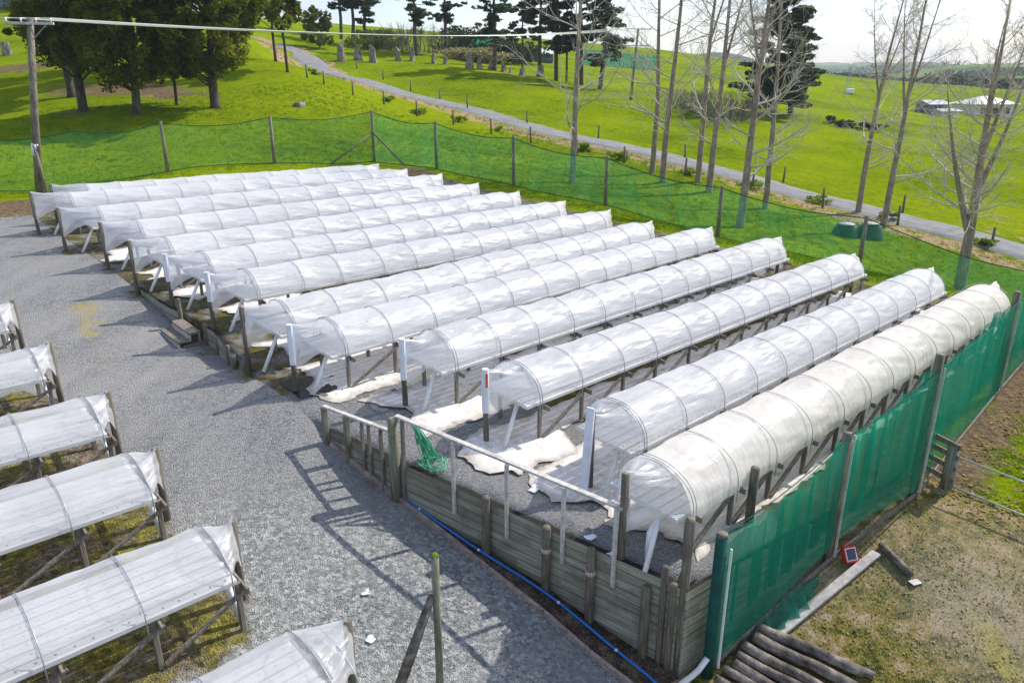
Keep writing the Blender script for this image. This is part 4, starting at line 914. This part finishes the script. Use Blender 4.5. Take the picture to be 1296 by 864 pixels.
for k, ((px, py, H, W), lb) in enumerate(zip(pn, ordw)):
    pine(px, py, H*.66, W, lb, 200+k, .30 if k not in (6, 9) else .17, .36+.08*math.sin(k*2.1), lean=((1.2, 0) if k == 11 else (0, 0)))
pine(978, 150, 15, 6.2, 'larger dark conifer in the field behind the bare trees', 230, .4, .10, per=48, size=.30, group='dark conifers in the field', dens=1.35)
pine(1000, 146, 12.5, 5.0, 'smaller dark conifer right of the larger one in the field', 231, .35, .10, per=48, size=.30, group='dark conifers in the field', dens=1.35)

def bare_tree(px, py, H, r0, label, seed, lean=(0, 0), fork=None, spread=1.0, start=.17, Y=None):
    r = np.random.default_rng(seed); random.seed(seed); b = hit(px, py)
    root = thing('bare_tree', label, 'tree', b, 'bare trees along the netting'); mt = MB(); mbn = MB()
    def grow(p, d, ln, rad, depth, m):
        n = {0: 14, 1: 7, 2: 5, 3: 3}[depth]; pts_ = [p.copy()]; rads = [rad]; d = d.copy()
        for i in range(n):
            d = d+r.normal(size=3)*{0: .018, 1: .10, 2: .16, 3: .2}[depth]
            d[2] += {0: .025, 1: .10, 2: .05, 3: .03}[depth]
            d /= np.linalg.norm(d); pts_.append(pts_[-1]+d*ln/n); rads.append(rad*(1-(i+1)/n*{0: .93, 1: .75, 2: .7, 3: .6}[depth]))
        m.tube(pts_, rads, {0: 10, 1: 6, 2: 4, 3: 3}[depth], cap=False, jit=.03 if depth == 0 else 0)
        return pts_, rads
    def kids(pts_, rads, ln, depth, num, lo):
        for k in range(num):
            u = lo+(1-lo)*(k+r.uniform(0, 1))/num; f = u*(len(pts_)-1); i = min(int(f), len(pts_)-2); p = pts_[i]+(pts_[i+1]-pts_[i])*(f-i)
            ax = pts_[i+1]-pts_[i]; ax /= np.linalg.norm(ax); sd = np.cross(ax, r.normal(size=3)); sd /= np.linalg.norm(sd)+1e-9
            if depth == 1:
                up = .25+.75*u; l2 = ln*spread*(.34-.22*u)*r.uniform(.6, 1.25); sd[2] = 0; sd /= np.linalg.norm(sd)+1e-9; dv = sd+Z_*up*r.uniform(.4, 1.1); rr = max(rads[i]*.42*r.uniform(.6, 1), .02)
            else:
                dv = sd*.8+ax*.8; l2 = ln*(.55-.2*u)*r.uniform(.6, 1.25); rr = max(rads[i]*.5, .0095 if depth == 2 else .0075)
            dv /= np.linalg.norm(dv)
            q, w = grow(p, dv, l2, rr, depth, mbn)
            if depth == 1: kids(q, w, l2, 2, 8, .15)
            elif depth == 2: kids(q, w, l2, 3, 4, .2)
    d0 = np.array([lean[0], lean[1], 1.]); d0 /= np.linalg.norm(d0)
    tp, tr = grow(b-Z_*.2, d0, H, r0, 0, mt); tr[0] *= 1.25
    kids(tp, tr, H, 1, 22, start)
    if fork:
        for u, dx, dy, lf in fork:
            i = int(u*14); dv = np.array([dx, dy, 1.]); dv /= np.linalg.norm(dv); q, w = grow(tp[i], dv, H*lf, tr[i]*.7, 0, mt); kids(q, w, H*lf, 1, 16, .12)
    part('trunk', mt, M['bark_pale'], root, True, loc=b); part('branches', mbn, M['twig'], root, True, loc=b)
bt = [(724, 232, 17, .24, 'leftmost bare tree, alone behind the netting', (.03, 0), None), (825, 219, 18, .24, 'left tree of the close bare pair near the middle, slightly farther back', (.02, .0), None), (838, 231, 18.5, .25, 'right tree of the close bare pair near the middle', (.015, 0), None), (883, 231, 18, .24, 'bare tree third from the left pair, just left of a near twin', (.02, 0), [(.5, .25, 0, .4)]), (897, 243, 18, .25, 'bare tree close on the right of its near twin, forked high up', (.04, 0), [(.45, .2, .1, .45)]),
      (936, 288, 16, .27, 'bare tree with low spreading limbs behind the leaning netting post', (.005, 0), [(.55, -.18, 0, .4), (.5, .2, .1, .4)]), (968, 264, 17, .22, 'slimmer bare tree right of the low limbed one', (.03, 0), None), (1086, 270, 15, .23, 'bare tree behind the dark covered heap', (.005, 0), [(.55, .16, 0, .4), (.5, -.22, .1, .4)]), (1117, 289, 16, .24, 'bare tree just right of the dark covered heap', (.01, 0), [(.5, .2, 0, .45), (.45, -.15, .1, .45)]), (1214, 367, 13, .28, 'nearest bare tree at the right, thick and forked low', (.02, 0), [(.27, -.42, .1, .55), (.42, .30, .1, .5), (.55, .16, -.1, .4), (.62, -.12, 0, .4)])]
for k, (px, py, H, r0, lb, ln, fk) in enumerate(bt): bare_tree(px, py, H, r0*(.86 if k < 9 else 1), lb, 300+k, ln, fk, spread=.95 if k < 9 else 1.15)

def shrub(px, py, w, h, label, seed, mat='leaf_scrub', name='shrub', cat='shrub', group=None, size=.2, n=26, per=26, Y=None):
    r = np.random.default_rng(seed); b = hit(px, py)
    if Y is not None: b = at(px, py, Y); b[2] = G(b[0], b[1])
    root = thing(name, label, cat, b, group)
    C = [b+np.array([r.normal()*w*.3, r.normal()*w*.3, h*r.uniform(.1, .8)]) for _ in range(n)]; Rd = [(w*.22, w*.22, h*.18)]*n
    V, F = leaves(C, Rd, per, size, r); foliage_part('foliage', V, F, M[mat], root)
    m = MB()
    for k in range(5): m.tube([b-Z_*.1, b+(C[k]-b)*.9], [.04, .015], 5)
    part('stem', m, M['bark_dark'], root)
def flax(px, py, label, seed, h=.75, w=.8):
    r_ = random.Random(seed); shrub(px, py, w*r_.uniform(.8, 1.5), h*r_.uniform(.5, .9), label, seed, 'leaf_flax', 'leafy_clump', 'plant', 'leafy clumps along the road verge', .13, r_.randint(9, 20), 26)
for k, (px, py, lb) in enumerate([(398, 95, 'leafy clump highest up the road verge'), (492, 129, 'leafy clump on the verge second from the top of the road'), (530, 144, 'leafy clump on the verge third from the top of the road'), (580, 155, 'leafy clump on the verge fourth from the top of the road'), (629, 166, 'leafy clump on the verge fifth from the top of the road'), (739, 192, 'dark leafy clump right of the leftmost bare tree'), (782, 202, 'small leafy clump left of the close pair of bare trees'), (869, 220, 'leafy clump right of the close pair of bare trees'), (952, 238, 'leafy clump right of the low limbed bare tree'), (1036, 258, 'leafy clump on the verge left of the covered heap'), (1124, 279, 'leafy clump behind the covered heap, beside a bare tree'), (1246, 311, 'lush leafy clump right of the nearest bare tree')]): flax(px, py, lb, 400+k, .8+.25*(k % 3 == 0), 1.0)
for k, (px, py, lb) in enumerate([(1050, 156, 'small round bush leftmost of the field row'), (1064, 161, 'small round bush second in the field row'), (1073, 162, 'small round bush third in the field row'), (1090, 164, 'small round bush fourth in the field row'), (1107, 166, 'small round bush rightmost of the field row')]): shrub(px, py, 1.3, .9, lb, 420+k, 'leaf_pine', 'bush', 'bush', 'round bushes in the field', .16, 18, 30)
shrub(478, 62, 7, 3.2, 'yellow-green scrub beyond the stumps', 430, 'leaf_scrub', n=40, per=60, size=.3)
shrub(600, 78, 9, 2.2, 'pale tussock clump below the far green fields', 431, 'toetoe', n=40, per=60, size=.35)
shrub(655, 78, 8, 3.5, 'dark shrub mass behind the slender pine', 432, 'leaf_pine', n=45, per=60, size=.35)
shrub(640, 80, 6, 4, 'dark shrub beside the sixth pine', 433, 'leaf_pine', n=35, per=60, size=.35)
shrub(585, 68, 6, 5, 'dark bush at the foot of the fifth pine', 434, 'leaf_pine', n=35, per=60, size=.35)
def bare_scrub(px, py, w, h, label, seed):
    r = np.random.default_rng(seed); b = hit(px, py); m = MB()
    for k in range(140):
        p = b+np.array([r.normal()*w*.3, r.normal()*w*.2, 0]); p[2] = b[2]; d = np.array([r.normal()*.35, r.normal()*.35, 1.]); q = p+d*h*r.uniform(.5, 1)
        m.tube([p, (p+q)/2+r.normal(size=3)*.1, q], [.04, .03, .012], 3, cap=False)
        for j in range(3): e = p+(q-p)*r.uniform(.4, .9); m.tube([e, e+d*h*.2+r.normal(size=3)*h*.12], [.018, .008], 3, cap=False)
    solo('bare_shrub', m, M['bush_twig'], label, 'shrub')
bare_scrub(522, 67, 9, 4.5, 'greyish leafless scrub behind the standing stumps', 440)
bare_scrub(878, 140, 5, 2.5, 'small leafless scrub in the field left of the dark conifers', 441)
bare_scrub(930, 152, 7, 3, 'leafless brown scrub against the dark conifers', 442)
# standing stumps
stl = ['tall grey stump at the left end of the crest row', 'second stump from the left in the crest row', 'broad pale stump third from the left in the crest row', 'squat stump fourth from the left in the crest row', 'stump fifth from the left in the crest row', 'jagged stump sixth from the left in the crest row', 'stump seventh from the left in the crest row', 'tall pale stump eighth from the left in the crest row', 'slim pale stump ninth from the left in the crest row', 'stump tenth from the left in the crest row', 'small stump eleventh from the left in the crest row', 'smallest stump, twelfth from the left in the crest row', 'stump thirteenth from the left in the crest row', 'stump at the right end of the crest row']
for k, (px, yt, yb, w) in enumerate([(432,57,76,8),(453,60,76,6),(472,62,79,7),(504,64,77,6),(522,63,77,6),(549,70,81,6),(564,72,82,5),(594,71,87,7),(607,74,88,5),(622,78,88,6),(637,81,91,6),(646,86,92,4),(661,86,96,7),(684,86,98,7)]):
    b = hit(px, yb); Y = b[1]; h = (yb-yt)/FPX*Y; r = w/2/FPX*Y; m = MB(); rr = np.random.default_rng(500+k); n = 9; vs = []; fs = []
    for i, u in enumerate((-.1, .12, .4, .75, 1)):
        for j in range(n):
            a = 2*PI*j/n; q = r*(1.35-.75*min(u+.1, .62)+.08*math.sin(u*5+k))*(1+.3*math.sin(a*2+k)+.12*math.sin(a*5+k*2)+rr.uniform(-.16, .16)); hz = u*h*(1+(.16*math.sin(a+k*1.7)+rr.uniform(-.32, .08) if u == 1 else 0))
            vs.append(b+np.array([math.cos(a)*q, math.sin(a)*q, hz]))
    for i in range(4):
        for j in range(n): fs.append((i*n+j, i*n+(j+1) % n, (i+1)*n+(j+1) % n, (i+1)*n+j))
    fs.append(tuple(4*n+j for j in range(n))); m.add(vs, fs); solo('tree_stump', m, M['stump'], stl[k], 'tree stump', 'weathered stumps along the crest')
for k, (px, py, w, h, lb) in enumerate([(379, 135, .45, .3, 'low sawn stump on the grass above the netting'), (10, 70, .5, 1.4, 'broken grey stump by the old fence on the bank'), (47, 66, .5, 1.1, 'dark broken stump right of the power pole on the bank')]):
    b = hit(px, py); m = MB(); m.tube([b-Z_*.1, b+Z_*h*.5, b+Z_*h], [w*1.2, w, w*.85], 9, jit=.15); solo('tree_stump', m, M['stump'], lb, 'tree stump')

# grass blades (uncountable)
def blades(name, pts, h, w, mat, seed, per=5):
    r = np.random.default_rng(seed); n = len(pts)*per; p = np.repeat(pts, per, 0)+np.c_[r.normal(size=(n, 2))*.07, np.zeros(n)]
    a = r.uniform(0, 6.28, n); d = np.c_[np.cos(a), np.sin(a), np.zeros(n)]; hh = h*r.uniform(.5, 1.3, n); up = np.c_[r.normal(size=(n, 2))*.5, np.ones(n)]*hh[:, None]
    V = np.stack([p-d*w, p+d*w, p+up], 1).reshape(-1, 3); F = np.arange(3*n).reshape(n, 3)
    o = link(name, mesh_arrays(name, V, F, mat)); o['kind'] = 'stuff'; return o
def scatter(n, s0, s1, t0, t1, seed, cond=None):
    r = np.random.default_rng(seed); s = r.uniform(s0, s1, n); t = r.uniform(t0, t1, n)
    x = O_[0]+Q_[0]*s+R_[0]*t; y = O_[1]+Q_[1]*s+R_[1]*t
    k = (wav(x, y, 3.3, 7)+wav(x, y, 1.7, 8)) > r.uniform(-1.4, .9, n)
    rd, sg = road_d(x, y); k &= rd > 2.6
    if cond is not None: k &= cond(x, y, s, t, rd, sg)
    x, y = x[k], y[k]; return np.c_[x, y, gz(x, y)-.02]
blades('grass_tufts', np.r_[scatter(26000, -4, 50, 27.3, 55, 1, lambda x, y, s, t, rd, sg: sg < 0), scatter(16000, 39, 66, -4, 40, 3)], .15, .016, M['blade'], 9)
blades('short_grass', scatter(26000, -6, 2.6, 14.4, 27, 2), .075, .007, M['blade'], 12, 6)
blades('dry_grass', scatter(30000, -10, 110, 15, 75, 5, lambda x, y, s, t, rd, sg: (rd < 4.3) & (sg < 0)), .28, .022, M['blade_dry'], 10, 6)

def litter(name, n, s0, s1, t0, t1, size, mat, seed, cond=None):
    p = scatter(n, s0, s1, t0, t1, seed, cond); r = np.random.default_rng(seed); k = len(p); p[:, 2] += .035
    a = r.normal(size=(k, 3)); a[:, 2] *= .25; a /= np.linalg.norm(a, axis=1)[:, None]; b = np.cross(a, np.c_[r.normal(size=(k, 2))*.3, np.ones(k)]); b /= np.linalg.norm(b, axis=1)[:, None]
    sz = size*r.uniform(.5, 1.4, k)[:, None]
    V = np.stack([p-a*sz, p+b*sz*.6, p+a*sz, p-b*sz*.6], 1).reshape(-1, 3)
    o = link(name, mesh_arrays(name, V, np.arange(4*k).reshape(k, 4), mat)); o['kind'] = 'stuff'
litter('leaf_litter', 5000, .8, 3.0, 13.6, 26, .045, M['blade_dry'], 31)
litter('straw_litter', 7000, -2.5, 3.6, 8.4, 14.2, .022, M['blade_dry'], 32)
blades('wall_weeds', scatter(6000, 4.2, 22, 5.9, 8.0, 36, lambda x, y, s, t, rd, sg: (t < wall_t(s)-.11) & (t > wall_t(s)-.3) & ((s < 10.5) | (s > 14.5)) & (wav(x, y, 1.1, 9) > .1)), .11, .008, M['blade_dry'], 37, 4)
litter('bark_chips', 2600, 4.2, 11.2, 5.9, 8.0, .03, M['rust'], 33, lambda x, y, s, t, rd, sg: (t < wall_t(s)-.12) & (t > np.interp(s, ks, kt)+.03))
blades('moss_tufts', scatter(15000, -2.5, 3.6, 8.6, 14.2, 34), .035, .006, M['blade'], 35, 4)
# ------------------------------------------------------------------ power poles and lines
def power_pole(label, b, top, arm_dir, arm=1.9, double=False, wrapm=False):
    root = thing('power_pole', label, 'power pole', b); m = MB(); arms = None; m.tube([b-Z_*.5, (b+top)/2, top], [.17, .15, .12], 12, jit=.02); part('pole', m, M['timber'], root, True)
    a = np.asarray(arm_dir, float); a /= np.linalg.norm(a); ends = []
    for z in ([-.18] if not double else [-.1, -1.9]):
        m = MB(); c = top+Z_*z+np.array([0, -.14, 0]); m.beam(c-a*arm/2, c+a*arm/2, .09, .11); arms = part('crossarm', m, M['timber_pale'], root)
        for u in (-.45, -.15, .15, .45):
            q = c+a*arm*u; m = MB(); m.tube([q+Z_*.05, q+Z_*.12, q+Z_*.2], [.02, .045, .035], 8); part('insulator', m, M['pvc'], arms, True)
            if z == ([-.18] if not double else [-.1])[0]: ends.append(q+Z_*.2)
    m = MB(); m.tube([top+a*.55+Z_*-.25, top-Z_*.75], .018, 6); part('stay', m, M['steel'], root)
    if wrapm:
        m = MB(); u = .27; p = b+(top-b)*.24; q = b+(top-b)*.31; m.tube([p, q], .178, 12); part('white_band', m, M['pvc'], root, True)
    return ends
b1 = gp(38.3, 7.9); tz1 = CAM[2]+ray(38, 24)[2]/ray(38, 24)[1]*b1[1]
tp1 = np.array([ray(38, 24)[0]/ray(38, 24)[1]*b1[1], b1[1], tz1])
p2 = hit(798, 126); Y2 = p2[1]; t2 = at(808, 36, Y2)
e1 = power_pole('tall grey power pole behind the rearmost bench, with a white band', b1, tp1, (1, .15, 0), 1.9, False, True)
e2 = power_pole('leaning dark power pole in the field behind the bare pair', p2, t2, (1, .2, 0), 3.2, True)
m = MB(); m.tube([b1+RT*.55+np.array([0, -.2, -.2]), b1+RT*.35+np.array([0, -.1, 2.2])], .08, 8); solo('stay_post', m, M['timber'], 'short leaning post beside the power pole foot', 'post', smooth=True)
for k, (a, b) in enumerate(zip(e1, e2)):
    m = MB(); m.tube([a+(b-a)*u-Z_*1.6*4*u*(1-u)*.5 for u in np.linspace(0, 1, 30)], .020, 5); c = a+np.array([-30, 6, 1.5])
    m.tube([a, (a+c)/2-Z_*.5, c], .020, 5)
    solo('power_line', m, M['wire'], 'pale overhead wire running from the tall pole to the leaning one', 'power line', 'overhead wires')

# covered heap behind the netting
hb = hit(1085, 300); hp = thing('covered_heap', 'dark covered heap with a pale top on grass behind the netting', 'covered heap', hb)
r = np.random.default_rng(3)
for k, dx in enumerate((-.75, .75)):
    m = MB(); vs = []; fs = []; n = 16
    for i, u in enumerate((0, .25, .55, .8, .95, 1)):
        for j in range(n):
            a = 2*PI*j/n; rr_ = .8*(1-.25*u-.5*max(0, u-.75)*2)*(1+r.uniform(-.04, .04)); vs.append(hb+np.array([dx+math.cos(a)*rr_, .2*k+math.sin(a)*rr_*.9, u*.8-.05]))
    for i in range(5):
        for j in range(n): fs.append((i*n+j, i*n+(j+1) % n, (i+1)*n+(j+1) % n, (i+1)*n+j))
    fs.append(tuple(5*n+j for j in range(n))); m.add(vs, fs); part('dark_cover', m, M['blacktarp'], hp, True)
    m = MB(); m.tube([hb+np.array([dx, .2*k, .73]), hb+np.array([dx, .2*k, .79])], [.5, .4], 12, jit=.15); part('pale_top', m, M['pinktarp'], hp, True)

# ------------------------------------------------------------------ buildings far off
def rect(m, c, X_, Z2, w, h, d): m.beam(c-X_*w/2, c+X_*w/2, d, h, up=tuple(Z2))
def house(px, py, Y, w, d, h, rh, label, wallm, roofm, hip=True, wins=2, yaw=0.15, eave=.5):
    b = at(px, py, Y); b[2] = G(b[0], b[1])-.2; root = thing('house' if hip else 'farm_shed', label, 'house' if hip else 'shed', b)
    X_ = np.array([math.cos(yaw), math.sin(yaw), 0]); Y_ = np.array([-math.sin(yaw), math.cos(yaw), 0])
    m = MB(); rect(m, b+Z_*h/2+Y_*d/2, X_, Z_, w, h, d); part('wall', m, M[wallm], root)
    m = MB(); w2, d2 = w/2+eave, d/2+eave; c = b+Y_*d/2+Z_*(h+.02)
    cor = [c-X_*w2-Y_*d2, c+X_*w2-Y_*d2, c+X_*w2+Y_*d2, c-X_*w2+Y_*d2]; rl = max(w2-d2, .3) if hip else w2
    rg = [c-X_*rl+Z_*rh, c+X_*rl+Z_*rh]; low = [p-Z_*.15 for p in cor]
    m.add(cor+rg+low, [(0, 1, 5, 4), (1, 2, 5), (2, 3, 4, 5), (3, 0, 4), (6, 7, 1, 0), (7, 8, 2, 1), (8, 9, 3, 2), (9, 6, 0, 3), (9, 8, 7, 6)]); part('roof', m, M[roofm], root)
    for k in range(wins):
        x = (k+.5)/wins*w-w/2; m = MB(); rect(m, b+X_*x*.85+Z_*h*.55-Y_*.03, X_, Z_, 1.1, 1.2, .1); part('window', m, M['glass'], root)
    return root
house(1258, 148, 150, 8.6, 7, 2.7, 1.4, 'white farmhouse with a pale hip roof behind the nearest bare tree', 'white_paint', 'roof', True, 3, .1)
house(1186, 146, 142, 3.4, 4, 2.1, .7, 'dark open shed left of the white farmhouse', 'grey_clad', 'grey_roof', False, 1)
house(1202, 150, 138, 3.2, 3, 1.3, .4, 'low pale water tank shed in front of the dark open shed', 'white_paint', 'grey_roof', False, 0)
house(20, 16, 132, 18, 8, 4.5, 2, 'long dark blue-grey building at the top of the left bank', 'grey_clad', 'grey_roof', False, 3, -.1)
house(682, 74, 150, 5.5, 7, 1.6, 1.2, 'low white roofed shed behind the crest pines', 'grey_clad', 'roof', False, 0)
house(600, 50, 190, 7, 6, 2.2, 1.0, 'small pale house left on the far skyline', 'white_paint', 'grey_roof', False, 2)
house(622, 50, 190, 6, 6, 2.6, 1.2, 'small grey house right on the far skyline', 'grey_clad', 'roof', False, 2)
# far green netting
for lb, a0, a1, Y0, Y1, hh in (('bright green windbreak netting across the field behind the pines', (735, 82), (831, 84), 160, 165, 2.9), ('bright green netting left of the sixth crest pine', (578, 66), (627, 68), 170, 170, 2.4)):
    A, B = at(*a0, Y0), at(*a1, Y1); f = thing('netting_fence', lb, 'netting fence', [A[0], A[1], G(A[0], A[1])]); P = []
    for u in np.linspace(0, 1, 24):
        p = A+(B-A)*u; g = G(p[0], p[1]); P.append([[p[0], p[1]+.1*math.sin(u*40), g+hh*v] for v in (0, .5, 1)])
    m = MB(); m.grid(np.array(P)); me = mesh_of('net', m, M['net_far'], True, origin(f)); uvset(me, np.array([(q[0], q[2]) for q in m.v])); link('net', me, f)
    for u in np.linspace(0, 1, 7):
        p = A+(B-A)*u; g = G(p[0], p[1]); m = MB(); m.tube([[p[0], p[1]-.15, g-.2], [p[0], p[1]-.15, g+hh+.15]], .07, 6); part('post', m, M['timber_dark'], f)
# lattice mast in the field
b = hit(1072, 119); mast = thing('lattice_mast', 'thin grey lattice mast with a white base box on the far rise', 'mast', b); m = MB(); H = 5.2
for k in range(3):
    a = 2*PI*k/3; m.tube([b+np.array([math.cos(a)*.7, math.sin(a)*.7, 0]), b+Z_*H+np.array([math.cos(a)*.08, math.sin(a)*.08, 0])], .05, 5)
for i in range(6):
    u = i/6; rr_ = .7*(1-u)+.08*u; pts_ = [b+np.array([math.cos(2*PI*k/3)*rr_, math.sin(2*PI*k/3)*rr_, u*H]) for k in (0, 1, 2, 0)]; m.tube(pts_, .03, 4)
part('tower', m, M['steel'], mast); m = MB(); m.box(b+np.array([.2, -.6, .5]), 1.5, 1.0, 1.0); part('base_box', m, M['white_paint'], mast)

# far-off woods: masses of crowns on the valley hills
r = np.random.default_rng(77); C = []; Rd = []
def belt(n, px0, px1, Y0, Y1, size, dens=1):
    for _ in range(n):
        px = r.uniform(px0, px1); Yy = r.uniform(Y0, Y1); x = (px-CX)/FPX*Yy*1.06
        for j in range(4): 
            xx, yy = x+r.normal()*size*1.6, Yy+r.normal()*size*1.6; C.append((xx, yy, G(xx, yy)+size*.45)); Rd.append((size*.8, size*.8, size*.6))
belt(60, 1050, 1400, 520, 620, 6); belt(70, 1120, 1420, 700, 820, 7); belt(80, 900, 1450, 1000, 1250, 9); belt(90, 950, 1450, 1500, 2000, 12); belt(26, 1250, 1420, 330, 380, 5); belt(25, 960, 1060, 420, 480, 6); belt(24, 1130, 1230, 300, 340, 4)
V, F = leaves(C, Rd, 26, 2.6, r, .8, 1.3); o = link('far_woods', mesh_arrays('far_woods', V, F, M['leaf_far'])); o['kind'] = 'stuff'
# bluish far hill on the skyline behind the bare trees
P = []
hc = at(925, 92, 1900)
for i, v in enumerate(np.linspace(-1, 1, 20)):
    P.append([[hc[0]+230*u*1.3, hc[1]+500*v, -12+(78*math.exp(-(u*1.5+.25)**2*2.2)+20*math.exp(-(u*2-1.1)**2*2))*math.cos(v*PI/2)] for u in np.linspace(-1, 1, 40)])
m = MB(); m.grid(np.array(P)); o = link('far_hill', mesh_of('far_hill', m, M['leaf_far'], True)); o['kind'] = 'structure'

# ------------------------------------------------------------------ light, sky, camera
AZ, EL = math.radians(54), math.radians(43)
w = bpy.data.worlds.new('World'); sc.world = w; w.use_nodes = True; nt = w.node_tree; nt.nodes.clear()
wo = nt.nodes.new('ShaderNodeOutputWorld'); bg = nt.nodes.new('ShaderNodeBackground'); sky = nt.nodes.new('ShaderNodeTexSky'); sky.sky_type = 'NISHITA'; sky.sun_disc = False
sky.sun_elevation = EL; sky.sun_rotation = AZ; sky.altitude = 50; sky.dust_density = 1.2
tc = nt.nodes.new('ShaderNodeTexCoord'); mp = nt.nodes.new('ShaderNodeMapping'); mp.inputs['Scale'].default_value = (1, 1, 3.2); nt.links.new(tc.outputs['Generated'], mp.inputs[0])
nz = nt.nodes.new('ShaderNodeTexNoise'); nz.inputs['Scale'].default_value = 2.4; nz.inputs['Detail'].default_value = 7; nz.inputs['Roughness'].default_value = .55; nt.links.new(mp.outputs[0], nz.inputs['Vector'])
cr = nt.nodes.new('ShaderNodeValToRGB'); cr.color_ramp.elements[0].position = .44; cr.color_ramp.elements[0].color = (.05, .05, .05, 1); cr.color_ramp.elements[1].position = .70; cr.color_ramp.elements[1].color = (.92, .92, .92, 1); nt.links.new(nz.outputs['Fac'], cr.inputs[0])
mx = nt.nodes.new('ShaderNodeMix'); mx.data_type = 'RGBA'; nt.links.new(cr.outputs[0], mx.inputs[0]); nt.links.new(sky.outputs[0], mx.inputs[6]); mx.inputs[7].default_value = (3.9, 4.25, 5.5, 1)
nt.links.new(mx.outputs[2], bg.inputs[0]); bg.inputs[1].default_value = .14; nt.links.new(bg.outputs[0], wo.inputs[0])
sl = bpy.data.lights.new('sun', 'SUN'); sl.energy = 3.5; sl.angle = math.radians(.8); sl.color = (1, .95, .87); so = bpy.data.objects.new('sun', sl); col.objects.link(so)
sd = Vector((math.sin(AZ)*math.cos(EL), math.cos(AZ)*math.cos(EL), math.sin(EL))); so.rotation_euler = (-sd).to_track_quat('-Z', 'Y').to_euler()
cd = bpy.data.cameras.new('camera'); cd.sensor_width = 36; cd.lens = FPX/1296*36; cd.clip_end = 9000; cd.clip_start = .1
co = bpy.data.objects.new('camera', cd); col.objects.link(co); co.location = (0, 0, CAMH); co.rotation_euler = (PI/2-TH, 0, 0); sc.camera = co
vs_ = sc.view_settings; vs_.view_transform = 'Standard'; vs_.look = 'None'; vs_.gamma = 1; vs_.exposure = .62
sc.render.engine = 'CYCLES'; sc.cycles.transparent_max_bounces = 24; sc.cycles.max_bounces = 6; sc.cycles.diffuse_bounces = 3; sc.cycles.transmission_bounces = 4

# pale air over the valley
hz = MB(); hz.box((300, 1450, 45), 5600, 3900, 300); hme = bpy.data.meshes.new('haze')
lo_, hi_ = (-2500, -500, float(Zg.min())-3), (3600, 3400, 130)
vv = [(x, y, z) for x in (lo_[0], hi_[0]) for y in (lo_[1], hi_[1]) for z in (lo_[2], hi_[2])]
hme.from_pydata(vv, [], [(0, 1, 3, 2), (4, 6, 7, 5), (0, 4, 5, 1), (2, 3, 7, 6), (0, 2, 6, 4), (1, 5, 7, 3)])
hm = bpy.data.materials.new('haze'); hm.use_nodes = True; ht = hm.node_tree; ht.nodes.clear(); ho = ht.nodes.new('ShaderNodeOutputMaterial'); pv = ht.nodes.new('ShaderNodeVolumePrincipled')
pv.inputs['Color'].default_value = (.80, .87, 1, 1); pv.inputs['Density'].default_value = .00025; ht.links.new(pv.outputs[0], ho.inputs['Volume']); hme.materials.append(hm)
tag(link('haze', hme), None, None, None, 'stuff')
sc.cycles.volume_bounces = 0
